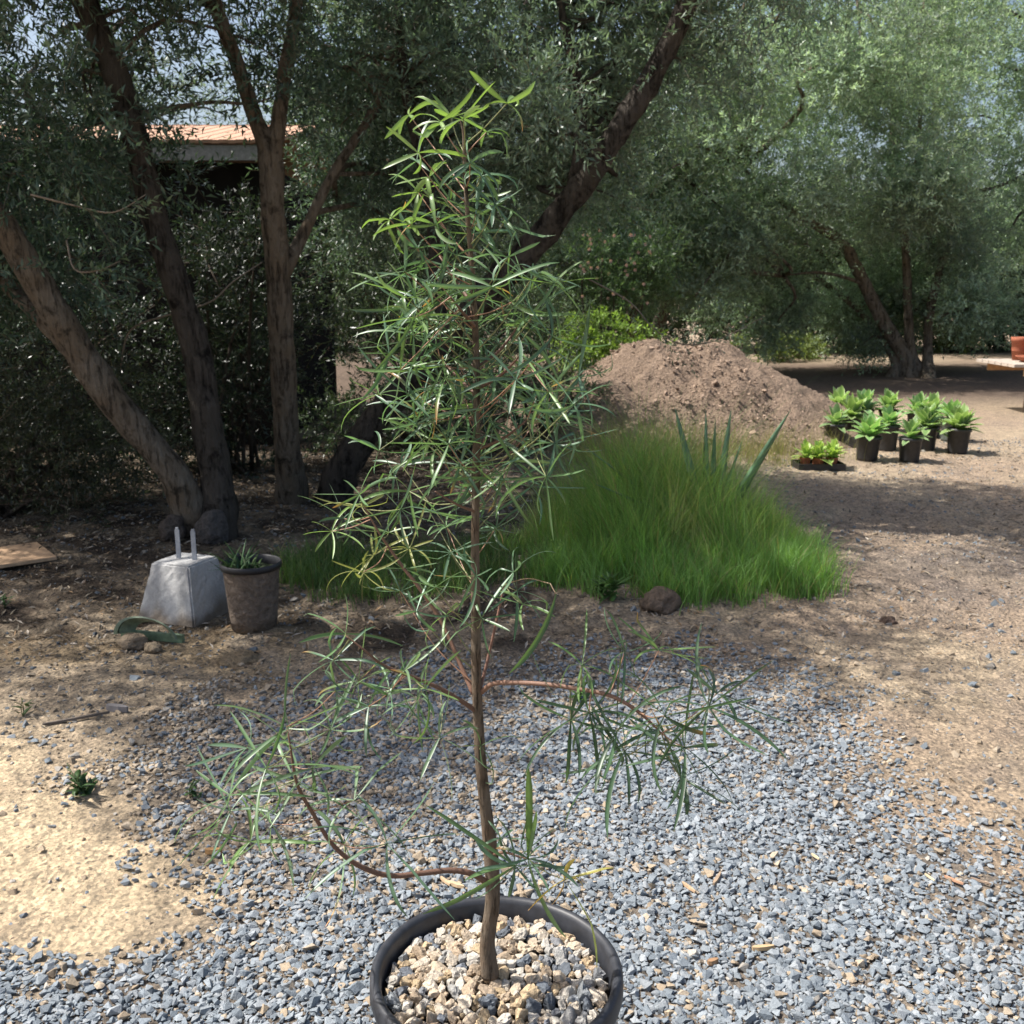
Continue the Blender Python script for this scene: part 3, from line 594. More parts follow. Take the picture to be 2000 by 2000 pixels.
def rock(name, label, p, s, c, cat="rock", group=None, flat=.8):
    B, Fc = ico(4); sd = rng.uniform(0, 50, 3); d = np.array([mnoise.noise(Vector(v * 1.3 + sd)) * .35 + mnoise.noise(Vector(v * 4 + sd)) * .12 + mnoise.noise(Vector(v * 11 + sd)) * .05 for v in B])
    V = B * (1 + d)[:, None] * s; V[:, 2] *= flat; o = npmesh(name, V, Fc, M_SOIL, np.tile(np.array(c), (len(V), 1)), None, True); o.location = tuple(p); tag(o, label, cat, group); return o
rock("dirt_clod", "rounded brown dirt clod at the front of the tall grass", gr(1288, 1200) + [0, 0, .06], .085, (.26, .195, .145), "clod")
rock("dirt_clod", "small dark clod on the path right of the grass", gr(1735, 1215), .035, (.14, .1, .08), "clod")
rock("dirt_clod", "pale crumbly dirt clod in front of the green scoop", gr(262, 1262) + [0, 0, .02], .06, (.36, .28, .2), "clod", None, .6)
rock("dirt_clod", "small pale dirt clod below the pier block", gr(300, 1272) + [0, 0, .015], .035, (.38, .3, .21), "clod", None, .7)
rock("dirt_clod", "long low mound of tan dirt before the black pot", gr(470, 1290), .085, (.34, .26, .17), "clod", None, .35)
rock("rock", "pale grey rock against the foot of the twin stems", at(415, 1040, 5.8), .09, (.15, .135, .125), "rock", None, 1.3)
rock("rock", "brown lump of root left of the twin stems", at(338, 1035, 5.85), .075, (.16, .13, .11), "rock", None, 1.1)

# ---------------------------------------------------------------- pier block, black pot, scoop, plank
pb = gr(352, 1222); pb = np.array((gr(355, 1215)[0], gr(355, 1205)[1] + .03, 0)); pb[2] = float(hgt(pb[:1], pb[1:2])[0]) - .01
blk = empty("pier_block", pb, R(-22)); tag(blk, "grey concrete pier block with two upright metal straps", "pier block")
import bmesh
bm = bmesh.new(); bb, tt, hh = .165, .105, .27
vs = [bm.verts.new((sx * bb, sy * bb, 0)) for sx, sy in ((-1, -1), (1, -1), (1, 1), (-1, 1))] + [bm.verts.new((sx * tt, sy * tt, hh)) for sx, sy in ((-1, -1), (1, -1), (1, 1), (-1, 1))]
for f in ((3, 2, 1, 0), (4, 5, 6, 7), (0, 1, 5, 4), (1, 2, 6, 5), (2, 3, 7, 6), (3, 0, 4, 7)): bm.faces.new([vs[i] for i in f])
bmesh.ops.bevel(bm, geom=bm.edges[:], offset=.008, segments=2, affect='EDGES')
bmesh.ops.subdivide_edges(bm, edges=bm.edges[:], cuts=9, use_grid_fill=True)
for v in bm.verts: v.co += v.normal * (.004 * mnoise.noise(v.co * 30) - .006 * max(0, mnoise.noise(v.co * 45 + Vector((3, 1, 7))) - .25))
me = bpy.data.meshes.new("body"); bm.to_mesh(me); bm.free(); a = me.color_attributes.new("Col", 'FLOAT_COLOR', 'POINT')
cv = np.array([(.42, .415, .405)] * len(me.vertices)); vz = np.array([v.co[:] for v in me.vertices]); st = np.array([mnoise.noise(Vector((q[0] * 14, q[1] * 14, q[2] * 5))) for q in vz])
cv = cv * (1 - .35 * np.clip(st * 1.5 + .1, 0, 1))[:, None]; mud = np.clip((.075 + .05 * st - vz[:, 2]) / .05, 0, 1)[:, None]; cv = cv * (1 - mud) + np.array((.15, .125, .1)) * mud
a.data.foreach_set("color", np.hstack([cv, np.ones((len(cv), 1))]).astype(np.float32).ravel()); me.materials.append(M_CONC); link("body", me, blk)
for sx in (-.038, .052):
    mb = MB(); box(mb, (sx, .005, hh + .065), (.022, .005, .14), R(10), (.3, .32, .35)); box(mb, (sx, .005, hh + .14), (.014, .0045, .012), R(10), (.3, .32, .35)); mb.build("strap", M_METAL, blk)
tp = gr(482, 1252); tp = np.array((tp[0], tp[1] + .14, 0.0)); tp[2] = float(hgt(tp[:1], tp[1:2])[0]) - .005
bp = empty("nursery_pot", tp); tag(bp, "black pot with mud caked side holding weeds, beside pier block", "pot")
mb = MB(); cc = []
ho = .30; prof = [(.098, 0), (.105, .06), (.112, .14), (.118, .22), (.123, .275)]
lathe(mb, prof, 64, (.27, .215, .17)); mb.build("pot_wall", M_SOIL, bp, True)
mb = MB(); lathe(mb, [(.122, .272), (.131, .274), (.134, .285), (.133, .298), (.128, .303), (.122, .298), (.118, .27), (.11, .2)], 64, (.012, .012, .014), capb=False); mb.build("rim", M_PLASTIC, bp, True)
mb = MB(); lathe(mb, [(.001, .268), (.06, .27), (.116, .262)], 40, (.06, .08, .045)); mb.build("soil", M_SOIL, bp, True)
mb = MB()
for i in range(60):
    a = random.uniform(0, 6.28); r0 = random.uniform(0, .09); p = np.array((r0 * math.cos(a) - .04, r0 * math.sin(a), .265)); dd = np.array((random.gauss(-.35, .5), random.gauss(-.1, .4), random.uniform(.3, 1.1)))
    sword(mb, p, dd, random.uniform(.05, .16), random.uniform(.004, .009), (.06 * random.uniform(.8, 1.4), .13, .045), n=4, curve=random.uniform(.1, .5), thick=.1)
mb.build("weeds", M_BRIGHT, bp, True)
# green curved plastic scoop (half shell with ribbed inside)
gp = gr(300, 1250); so2 = empty("plastic_tray", (gp[0], gp[1] + .02, gp[2] + .03), R(-14)); tag(so2, "faded green plastic tray tipped on its side before the block", "tray")
mb = MB(); V = []; F = []; nu, nv = 26, 8
for sh_, off_ in ((1.0, 0), (.9, .006)):
    for i in range(nu + 1):
        a = math.pi * i / nu
        for j in range(nv + 1):
            b_ = j / nv; rr_ = (.6 + .4 * b_) * sh_
            V.append((-.155 * math.cos(a) * rr_, -.02 - .05 * b_ * 1 + off_, .105 * math.sin(a) * rr_ * (1.0 - .25 * i / nu) ))
m_ = nv + 1; q = (nu + 1) * m_
for s in (0, 1):
    for i in range(nu):
        for j in range(nv): a = s * q + i * m_ + j; F.append((a, a + 1, a + m_ + 1, a + m_))
for i in range(nu): a = i * m_ + nv; F.append((a, a + q, a + q + m_, a + m_))
mb.add(V, F, (.17, .22, .15)); mb.build("shell", M_PLASTIC, so2, True)
mb = MB(); box(mb, (0, -.018, -.012), (.3, .02, .035), 0, (.13, .19, .115)); mb.build("lip", M_PLASTIC, so2)
pl = gr(-25, 1108); mb = MB(); box(mb, (0, 0, .045), (.62, .42, .018), R(38), (.5, .33, .2)); box(mb, (.06, -.06, .02), (.5, .04, .03), R(38), (.25, .18, .12)); o = mb.build("plywood_board", M_WOOD); o.location = tuple(pl)
tag(o, "orange brown plywood board lying on dirt at the left edge", "board")

# ---------------------------------------------------------------- small weeds
def weed(label, p, n, s, tint):
    mb = MB()
    for i in range(n):
        a = random.uniform(0, 6.28); h = random.uniform(0, .6) * s; sword(mb, (random.gauss(0, .12) * s, random.gauss(0, .12) * s, h), (math.cos(a), math.sin(a), random.uniform(.2, 1.4)), random.uniform(.3, .7) * s, .09 * s, tuple(np.array(tint) * random.uniform(.7, 1.3)), n=4, curve=random.uniform(0, .5), thick=.08)
    for i in range(3): tube(mb, [(0, 0, -.01), (random.gauss(0, .1) * s, random.gauss(0, .1) * s, .4 * s), (random.gauss(0, .2) * s, random.gauss(0, .2) * s, .8 * s)], [.0015] * 3, 5, 2, (.1, .13, .06))
    o = mb.build("weed", M_BRIGHT, None, True); o.location = (p[0], p[1], float(hgt(np.array([p[0]]), np.array([p[1]]))[0])); tag(o, label, "weed")
weed("dark green weed growing in the gravel near the sand", gr(160, 1555), 22, .11, (.05, .1, .03))
weed("small broad leaved weed under the sapling's low left twigs", gr(375, 1560), 12, .07, (.06, .12, .04))
weed("tiny bright weed in gravel under the right branch", gr(1130, 1365), 16, .06, (.12, .26, .05))
weed("thin sprig on the tan dirt near the left edge", gr(45, 1400), 6, .09, (.1, .15, .06))
weed("low green weed by the plank at the left edge", gr(10, 1190), 14, .07, (.08, .16, .05))
weed("green tuft left of the brown dirt clod", gr(1190, 1190), 40, .16, (.12, .22, .06))

# chips and sticks
def stick(name, label, px, py, L, W, ang, c, group="wood chips on the gravel", cat="wood chip"):
    p = gr(px, py); mb = MB(); d = np.array((math.cos(ang), math.sin(ang), .03)) * L / 2; s = np.array((-math.sin(ang), math.cos(ang), 0)) * W / 2; up_ = np.array((0, 0, W * .35))
    V = []
    for t, k in ((-1, .5), (-.5, 1), (.3, .9), (1, .35)):
        V += [d * t - s * k - up_, d * t + s * k - up_, d * t + s * k * .8 + up_, d * t - s * k * .8 + up_]
    F = [(0, 1, 2, 3), (15, 14, 13, 12)] + [(4 * i + j, 4 * i + 4 + j, 4 * i + 4 + (j + 1) % 4, 4 * i + (j + 1) % 4) for i in range(3) for j in range(4)]
    mb.add(V, F, c); o = mb.build(name, M_WOOD); o.location = (p[0], p[1], float(hgt(np.array([p[0]]), np.array([p[1]]))[0]) + .012); tag(o, label, cat, group)
for a in [(1345, 1740, .05, .009, R(-60), (.42, .29, .18), "tan splinter left of two crossed ones on the gravel"), (1400, 1725, .055, .011, R(60), (.3, .22, .15), "grey brown splinter leaning up right on the gravel"), (1490, 1858, .05, .013, R(5), (.45, .32, .18), "thick tan chip lying level on gravel right of the big pot"),
          (1392, 1885, .026, .014, R(20), (.3, .18, .1), "short dark red chip near the big pot's right side"), (1862, 1728, .05, .008, R(-50), (.42, .24, .15), "reddish chip between two others at the right"), (1815, 1722, .035, .006, R(-70), (.5, .42, .28), "pale thin chip, leftmost of the right hand three"),
          (1915, 1730, .05, .006, R(-40), (.25, .18, .13), "dark thin sliver, rightmost of the right hand three"), (1592, 1682, .03, .007, R(-65), (.5, .4, .26), "small pale chip up in the middle of the gravel"), (890, 1735, .05, .012, R(-30), (.5, .37, .23), "pale chip on gravel just behind the big pot"), (870, 1728, .045, .009, R(-55), (.45, .32, .2), "slim chip left of the one behind the big pot")]:
    stick("wood_chip", a[6], *a[:6])
stick("dry_leaf", "curled orange brown leaf on gravel at the left", 418, 1668, .045, .018, R(0), (.42, .24, .1), None, "leaf")
stick("stick", "dark stick lying across the shaded dirt", 150, 1410, .22, .012, R(25), (.12, .1, .085), "sticks on the shaded dirt", "stick")
stick("stick", "flat grey bark piece lying in the shade", 230, 1390, .09, .03, R(-20), (.16, .15, .15), "sticks on the shaded dirt", "stick")
for (px, py) in ((1645, 1040), (1432, 1000)):
    pass

# ---------------------------------------------------------------- far potted rosettes
def rosette(parent, z, rad, n, tint, edge, seed):
    rd = random.Random(seed); mb = MB()
    for i in range(n):
        f = i / n; a = i * 2.4 + rd.uniform(-.2, .2); el = R(8 + 66 * f) + rd.uniform(-.28, .28); L = rad * (1.05 - .35 * f) * rd.uniform(.85, 1.12)
        D = np.array((math.cos(a) * math.cos(el), math.sin(a) * math.cos(el), math.sin(el))); S = np.array((-math.sin(a), math.cos(a), 0)); Nn = np.cross(S, D) * -1
        V = []; C = []; F = []
        for j in range(6):
            t = j / 5; wv = rad * .17 * math.sin(math.pi * min(1, .12 + .88 * t)) ** .7 + .001; p = np.array((0, 0, z + .06 * f)) + D * L * t - np.array((0, 0, 1)) * L * .5 * t * t * (1 - f * .7) + np.array((0, 0, .25 * L * t))
            V += [p - S * wv - Nn * .0, p - S * wv * .6, p + Nn * -wv * .25, p + S * wv * .6, p + S * wv]; k = rd.uniform(.9, 1.1)
            C += [edge, tuple(np.array(tint) * k), tuple(np.array(tint) * .9 * k), tuple(np.array(tint) * k), edge]
        for j in range(5):
            for q_ in range(4): F.append((5 * j + q_, 5 * j + q_ + 1, 5 * j + q_ + 6, 5 * j + q_ + 5))
        mb.add(V, F, C)
    return mb.build("leaves", M_BRIGHT, parent, True)
def potted(p, label, r=.105, h=.235, rad=.225, pc=(.022, .022, .024), seed=0, tint=(.13, .25, .10), edge=(.42, .5, .3)):
    r *= random.uniform(.94, 1.05); h *= random.uniform(.92, 1.06); rad *= random.uniform(.85, 1.15); root = empty("potted_plant", p, random.uniform(0, 6)); root.rotation_euler.x = random.gauss(0, .02); tag(root, label, "potted plant", "potted rosettes on the dirt")
    mb = MB(); lathe(mb, [(r * .8, 0), (r * .84, .03), (r * .97, h - .03), (r * 1.0, h - .028), (r * 1.05, h - .026), (r * 1.06, h), (r * .99, h + .002), (r * .95, h - .03)], 28, pc); mb.build("pot", M_PLASTIC, root, True)
    mb = MB(); lathe(mb, [(.001, h - .02), (r * .96, h - .025)], 20, (.06, .045, .03)); mb.build("soil", M_SOIL, root)
    rosette(root, h - .02, rad, random.randint(19, 34), tuple(np.array(tint) * random.uniform(.8, 1.15)), edge, seed); return root
pots = [((1698, 896), "potted rosette in the front row, nearest the small tray of plants"), ((1782, 899), "largest looking rosette in the middle of the front row"), ((1876, 883), "rosette in a black pot at the right end of the front row"),
        ((1737, 878), "rosette behind and between the two front left pots"), ((1812, 878), "rosette just behind the middle front pot"), ((1822, 850), "rosette in the back row, second from the right"),
        ((1862, 858), "taller rosette in the grey green pot behind the right end one"), ((1634, 868), "leftmost rosette, beside the soil heap"), ((1664, 858), "rosette second from left in the middle row"),
        ((1690, 838), "back row rosette, third from the left"), ((1738, 838), "back row rosette in the centre"), ((1640, 835), "back row rosette at the left end by the soil heap"), ((1795, 845), "back row rosette in the gap left of centre right pair")]
for i, ((px, py), lab) in enumerate(pots):
    p = gr(px, py + 6); potted((p[0], p[1] + .08, p[2]), lab, seed=i, pc=(.09, .11, .1) if i == 6 else (.022, .022, .024), tint=(.19 + .02 * (i % 3), .34, .14 + .02 * (i % 2)))
tr = gr(1602, 918); tray = empty("nursery_tray", (tr[0], tr[1] + .07, 0)); tag(tray, "low black tray under the small orange potted plants", "tray")
mb = MB(); box(mb, (0, 0, .018), (.38, .24, .012), 0, (.02, .02, .02))
for dx, dy, sx, sy in ((0, .12, .39, .012), (0, -.12, .39, .012), (.19, 0, .012, .228), (-.19, 0, .012, .228)): box(mb, (dx, dy, .032), (sx, sy, .05), 0, (.022, .02, .02))
mb.build("tray_body", M_PLASTIC, tray)
for i, (dx, dy, lab) in enumerate([(-.12, -.03, "small rosette at the left of the low tray"), (0, .04, "small rosette at the back of the low tray"), (.10, -.04, "small rosette at the right front of the low tray"), (-.02, -.07, "small rosette in the middle of the low tray"), (.14, .06, "small rosette at the right back corner of the low tray")]):
    root = empty("small_potted_plant", (tr[0] + dx, tr[1] + .07 + dy, .03), i); tag(root, lab, "potted plant", "small plants in the tray")
    mb = MB(); lathe(mb, [(.035, 0), (.045, .06), (.048, .062), (.048, .072), (.042, .072), (.04, .055)], 4 if i % 2 else 16, (.3, .1, .05)); mb.build("pot", M_TERRA, root)
    rosette(root, .06, .135, 20, (.3, .44, .12), (.5, .55, .22), 50 + i)

# ---------------------------------------------------------------- bench with clay pots at the right, far trays
tb = at(2010, 708, 12.4); tabz = tb[2]; bx0 = at(1915, 700, 13.0)[0]
bench = empty("potting_bench", (bx0 + 1.1, 12.6, 0)); tag(bench, "low wooden potting bench in shade at the right edge", "bench")
mb = MB()
for i in range(6): box(mb, (0, -.42 + .17 * i, tabz - .02), (2.2, .155, .035), 0, (.42, .36, .3))
mb.build("bench_top", M_WOOD, bench)
mb = MB(); box(mb, (.05, -.49, tabz - .09), (2.05, .04, .1), 0, (.45, .27, .14)); box(mb, (.05, .45, tabz - .09), (2.05, .04, .1), 0, (.45, .27, .14)); mb.build("apron", M_WOOD, bench)
for sx in (-.45, .95):
    for sy in (-.4, .38): mb = MB(); box(mb, (sx, sy, (tabz - .05) / 2), (.08, .08, tabz - .05), 0, (.2, .15, .11)); mb.build("leg", M_WOOD, bench)  # legs coloured dark to carry the shade under the bench
for i, (dx, dy, r, h, lab) in enumerate([(.42, -.1, .2, .07, "wide shallow clay saucer on the bench"), (.62, .1, .13, .2, "clay pot standing behind the wide saucer"), (.9, -.05, .15, .22, "clay pot further right on the bench"), (.4, .25, .1, .28, "tall narrow clay pot at the back of the bench")]):
    o = MB(); lathe(o, [(r * .7, 0), (r * .95, h * .8), (r * 1.02, h * .82), (r * 1.04, h), (r * .95, h), (r * .85, h * .4)], 28, (.3, .1, .055)); q = o.build("clay_pot", M_TERRA, None, True); q.location = (bx0 + dx, 12.6 + dy, tabz + .001); tag(q, lab, "clay pot", "clay pots on the bench")
for i, (px, py, c, lab) in enumerate([(1505, 738, (.02, .02, .022), "black crate with plants right behind the soil heap"), (1480, 736, (.5, .32, .04), "yellow tray beside the black crate")]):
    p = gr(px, py); p = at(px, py - 4, 13.0) * [1, 1, 0]; s = .45 if i == 0 else .2; mb = MB(); z0 = .12
    root = empty("crate", (p[0], 13.0, 0)); tag(root, lab, "crate")
    mb = MB(); box(mb, (0, 0, .03), (s, .3, .03), 0, c)
    for dx, dy, sx, sy in ((0, .15, s, .015), (0, -.15, s, .015), (s / 2, 0, .015, .28), (-s / 2, 0, .015, .28)): box(mb, (dx, dy, .14), (sx, sy, .25), 0, c)
    mb.build("crate_body", M_PLASTIC, root)
    mb = MB()
    for j in range(30): sword(mb, (random.uniform(-s, s) * .42, random.uniform(-.12, .12), .15), (random.gauss(0, .5), random.gauss(0, .5), 1), random.uniform(.14, .26), .015, (.3, .3, .15) if j % 3 else (.4, .25, .2), n=4)
    mb.build("seedlings", M_BRIGHT, root)

# ---------------------------------------------------------------- overhanging olive twigs in front of the heap, bare vine on the left
def twigspray(name, label, P, rad, nleaf, ll, lw, tint, cat="branch", sub=5):
    mb = MB(); tube(mb, P, rad, 6, 5, (.2, .16, .12)); base = np.array(P[0]); root = empty(name, base); tag(root, label, cat); S = spline([list(p) for p in P], 8)
    mb.build("twig", M_TWIG, root, True, base)
    if nleaf:
        j = rng.integers(len(S) // 5, len(S) - 1, sub); O = S[j]; D = norm(S[np.minimum(j + 1, len(S) - 1)] - S[j]) + rng.normal(0, .5, (sub, 3)); V, F, C = sprays(O, D, rng.uniform(.1, .26, sub), nleaf, ll, lw, tint)
        npmesh("leaves", V, F, M_OLIVE, C, root, False, base)
Yt = 6.6
twigspray("hanging_branch", "thin olive branch dangling before the soil heap", [at(1150, 545, Yt + .1), at(1230, 590, Yt), at(1275, 640, Yt), at(1330, 672, Yt), at(1400, 664, Yt), at(1490, 620, Yt)], [.005, .0045, .004, .004, .0035, .002], 11, .035, .011, (.12, .17, .11), sub=22)
twigspray("bare_vine", "long pale bare vine arching between the left trunks", [at(235, 720, 6.5), at(255, 645, 6.45), at(330, 615, 6.4), at(410, 590, 6.4), at(455, 550, 6.45), at(512, 512, 6.6)], [.006, .006, .006, .006, .005, .003], 0, .03, .01, OL)
twigspray("hanging_branch", "drooping leafy olive twig in the dark upper left", [at(60, 380, 5.2), at(140, 400, 5.2), at(220, 415, 5.2), at(285, 380, 5.2)], [.006, .005, .004, .002], 10, .05, .014, (.1, .14, .09), sub=9)
twigspray("hanging_branch", "small leafy olive twig hanging left of the twin stems", [at(130, 470, 5.3), at(145, 525, 5.2), at(185, 530, 5.2), at(235, 510, 5.2)], [.005, .004, .003, .002], 9, .05, .016, (.09, .14, .08), sub=5)

# ================================================================= the potted sapling
PY = 1.53; RIM = at(970, 1888, PY)[2]; cxp = at(970, 1888, PY)[0]
pot = empty("potted_tree", (cxp, PY, 0)); tag(pot, "tall slender sapling with narrow star shaped leaves in a black pot", "potted tree")
PO = np.array((cxp, PY, 0.0)); RO = .2135
mb = MB(); lathe(mb, [(.165, 0), (.172, .02), (.195, RIM - .075), (.198, RIM - .06), (RO - .008, RIM - .055), (RO - .004, RIM - .05), (RO + .001, RIM - .03), (RO, RIM - .006), (RO - .004, RIM - .001), (RO - .009, RIM), (RO - .015, RIM - .003), (RO - .018, RIM - .01), (RO - .021, RIM - .04), (RO - .024, RIM - .12)], 128, (.026, .028, .034))
mb.build("pot", M_PLASTIC, pot, True)
# topping stones
SZ = RIM - .036; pts = []
cell = {}
def ok(x_, y_, d):
    i, j = int(x_ / .03 + 100), int(y_ / .03 + 100)
    for a in range(i - 2, i + 3):
        for b in range(j - 2, j + 3):
            for q in cell.get((a, b), ()):
                if (q[0] - x_) ** 2 + (q[1] - y_) ** 2 < (d + q[2]) ** 2 * .62: return False
    cell.setdefault((i, j), []).append((x_, y_, d)); return True
for s_, tries in ((.0135, 500), (.0108, 7000), (.0085, 22000), (.006, 26000), (.0042, 26000)):
    for _ in range(tries):
        a = random.uniform(0, 6.283); r_ = math.sqrt(random.random()) * (RO - .026 - s_ * .6); d = s_ * random.uniform(.85, 1.2)
        if ok(r_ * math.cos(a), r_ * math.sin(a), d): pts.append((r_ * math.cos(a), r_ * math.sin(a), d))
pts = np.array(pts); n = len(pts); P = np.stack([pts[:, 0], pts[:, 1], SZ + rng.uniform(-.004, .006, n) + .006 * np.cos(np.hypot(pts[:, 0], pts[:, 1]) / RO * 1.5)], 1)
t = np.array([(.46, .375, .28), (.52, .45, .36), (.40, .31, .22), (.50, .46, .40), (.46, .35, .22)]); gg = np.array([(.17, .185, .21), (.26, .275, .285), (.12, .135, .155), (.33, .32, .3), (.22, .225, .235)]); k = rng.integers(0, 5, n)
C = np.where((rng.random(n) < .77)[:, None], t[k], gg[k]) * rng.uniform(.8, 1.15, (n, 1))
o = stones("stone_topping", P, pts[:, 2] * 1.18, C, M_POTSTONE, 3, .34, .7, pot, 30, smooth=False, asp=(.7, .6)); tag(o, kind="stuff")
mb = MB(); lathe(mb, [(.001, SZ - .008), (RO - .022, SZ - .012)], 48, (.12, .1, .08)); mb.build("soil", M_SOIL, pot)
# trunk
TR = [(957, 1905, PY), (952, 1840, PY), (962, 1760, PY), (960, 1680, PY), (950, 1590, PY), (940, 1500, PY), (934, 1400, PY), (930, 1300, PY), (929, 1180, PY), (928, 1050, PY), (930, 920, PY), (931, 800, PY), (930, 700, PY), (924, 560, PY), (914, 430, PY), (908, 330, PY), (905, 262, PY), (899, 235, PY)]
TRP = [at(*p) for p in TR]; TRr = [.8 * q for q in (.020, .0165, .0155, .015, .0125, .0115, .0105, .0102, .0095, .0082, .0075, .007, .0066, .0052, .0042, .0034, .0022, .0015)]
mb = MB(); tube(mb, TRP, TRr, 20, 12, (1, 1, 1), .05); mb.build("trunk", M_STEM, pot, True, PO)
def limb(pts_, rad, name="branch", c=(.15, .085, .06), dY=None):
    P_ = [at(p[0], p[1], PY + p[2]) for p in pts_]; mb = MB(); tube(mb, P_, rad, 10, 8, c, .06); mb.build(name, M_TWIG, pot, True, PO); return spline([list(p) for p in P_], 10)
limbs_ = []
limbs_.append(limb([(962, 1733, 0), (925, 1708, -.02), (880, 1700, -.03), (820, 1706, -.05), (760, 1710, -.07), (700, 1690, -.09), (650, 1650, -.10), (612, 1590, -.11), (580, 1530, -.12), (566, 1450, -.12), (560, 1420, -.11)], [.0058, .005, .0046, .0044, .0042, .004, .0036, .003, .0024, .0014, .001]))
limbs_.append(limb([(928, 1388, 0), (905, 1372, -.02), (860, 1345, -.04), (800, 1320, -.06), (750, 1300, -.08), (712, 1270, -.1), (676, 1242, -.1)], [.0042, .0036, .0032, .0028, .0024, .0016, .001]))
limbs_.append(limb([(925, 1355, 0), (900, 1300, .02), (865, 1220, .04), (820, 1150, .05), (785, 1105, .06), (740, 1040, .06), (712, 990, .05)], [.0044, .0038, .0034, .003, .0025, .0018, .001], c=(.21, .12, .085)))
limbs_.append(limb([(940, 1352, 0), (962, 1336, -.02), (1000, 1333, -.05), (1060, 1336, -.08), (1120, 1344, -.1), (1190, 1358, -.12), (1240, 1385, -.13), (1275, 1415, -.13), (1292, 1432, -.13)], [.0046, .004, .0037, .0035, .0032, .003, .0026, .002, .001], c=(.2, .115, .08)))
limbs_.append(limb([(938, 1345, 0), (952, 1290, .02), (968, 1220, .03), (980, 1165, .04), (985, 1140, .04)], [.003, .0025, .0021, .0016, .001], c=(.2, .11, .08)))
limbs_.append(limb([(958, 1670, 0), (985, 1665, -.04), (1010, 1672, -.07), (1032, 1678, -.08)], [.0026, .002, .0016, .001]))
for s_, e_, r_ in (((932, 760), (1020, 690), .003), ((929, 770), (860, 700), .003), ((929, 640), (880, 580), .0028), ((926, 600), (858, 500), .0028), ((928, 880), (1030, 820), .0028), ((930, 720), (1010, 640), .003), ((928, 820), (840, 790), .0026), ((930, 1000), (850, 960), .0024)):
    dy = random.uniform(-.1, .1); limbs_.append(limb([(s_[0], s_[1], 0), ((s_[0] + e_[0]) / 2 + 4, (s_[1] + e_[1]) / 2 + 6, dy * .5), (e_[0], e_[1], dy)], [r_, r_ * .8, r_ * .4]))
LP = np.vstack([l[3:] for l in limbs_[:6]]); LPc = np.vstack([l[2:] for l in limbs_[6:]])
TRs = spline([list(p) for p in TRP], 10)

GREENS = [(.078, .135, .06), (.066, .12, .066), (.095, .155, .055), (.07, .12, .075)]
def leaflet(mb, O, D, L, W, colr, curl, side_twist, n=8, tipc=None, sag=.0):
    d = norm(np.array(D, float)); S = norm(np.cross(d, norm(np.array((rng.normal(0, .5), rng.normal(0, .5), 1.0))))); 
    c_, s_ = math.cos(side_twist), math.sin(side_twist); Nn = np.cross(S, d); S = S * c_ + Nn * s_; Nn = np.cross(S, d)
    p = np.array(O, float); V = []; C = []; F = []; st = L / n; yaw = rng.normal(0, .05); kink = rng.integers(2, n) if rng.random() < .35 else -1
    for i in range(n + 1):
        t = i / n; wv = W * .5 * (min(1, .18 + 2.6 * t)) * (1 - max(0, (t - .72) / .28) ** 1.7) + .0003
        kk = 1 + .12 * math.sin(5 * t + yaw * 40); cc_ = np.array(colr) * kk
        if tipc is not None: q = max(0, (t - .55) / .45); cc_ = cc_ * (1 - q) + np.array(tipc) * q
        V += [p - S * wv + Nn * wv * .42, p, p + S * wv + Nn * wv * .42]; C += [tuple(cc_ * .93), tuple(cc_ * 1.45), tuple(cc_ * .93)]
        a = curl / n * (1.4 if i > n * .5 else .7) + (curl * .9 if i == kink else 0)
        d2 = norm(d * math.cos(a) - Nn * math.sin(a) + S * yaw + np.array((0, 0, -sag / n))); S = norm(S - d2 * np.dot(S, d2)); Nn = np.cross(S, d2); d = d2; p = p + d * st
    for i in range(n):
        a = 3 * i; F += [(a, a + 1, a + 4, a + 3), (a + 1, a + 2, a + 5, a + 4)]
    mb.add(V, F, C)
def compound(hub, att, scale=1.0, nl=6, tint=None, width=1.0, droop=.0, up=.3, tipc=None, facing=None):
    """one palmate leaf: petiole from att to hub, leaflets in a loose star"""
    mb = MB(); hub = np.array(hub); att = np.array(att); L0 = np.linalg.norm(hub - att); tint = tint or GREENS[rng.integers(0, 4)]
    mid = (hub + att) / 2 + np.array((0, 0, -.06 * L0)) + rng.normal(0, .02, 3) * L0
    tube(mb, [att, mid, hub], [.0012, .0009, .0008], 5, 5, (.16, .17, .07) if rng.random() < .6 else (.24, .14, .08), cap=False)
    out = norm(hub - mid); ax = norm(out * .35 + np.array((0, -.55, .75)) + rng.normal(0, .35, 3)) if facing is None else norm(np.array(facing, float))
    u = norm(np.cross(ax, (0.3, .9, .2))); v = np.cross(ax, u); a0 = rng.uniform(0, 6.28)
    for i in range(nl):
        a = a0 + 2 * math.pi * (i + rng.uniform(-.22, .22)) / nl; el = rng.uniform(-.15, .5)
        D = (u * math.cos(a) + v * math.sin(a)) * math.cos(el) + ax * math.sin(el)
        L = scale * rng.uniform(.05, .104) * (1 if width < 1.3 else .82); W = width * rng.uniform(.0031, .0051)
        leaflet(mb, hub, D, L, W, tuple(np.array(tint) * rng.uniform(.8, 1.25)), rng.normal(.3, .6), rng.normal(0, .5), tipc=tipc if rng.random() < .5 else ((.33, .16, .06) if rng.random() < .06 else None), sag=droop)
    return mb
YEL = (.17, .18, .06); LIME = (.12, .185, .055); DARK = (.045, .082, .042); PALE = (.11, .165, .095)
hubs = []   # px, py, dY, scale, nl, tint, width, droop, kind
def hb(px, py, dy=None, s=1, nl=6, t=None, w=1.0, dr=.1, k='t'): hubs.append((px, py, rng.normal(0, .075) if dy is None else dy, s, nl, t, w, dr, k))
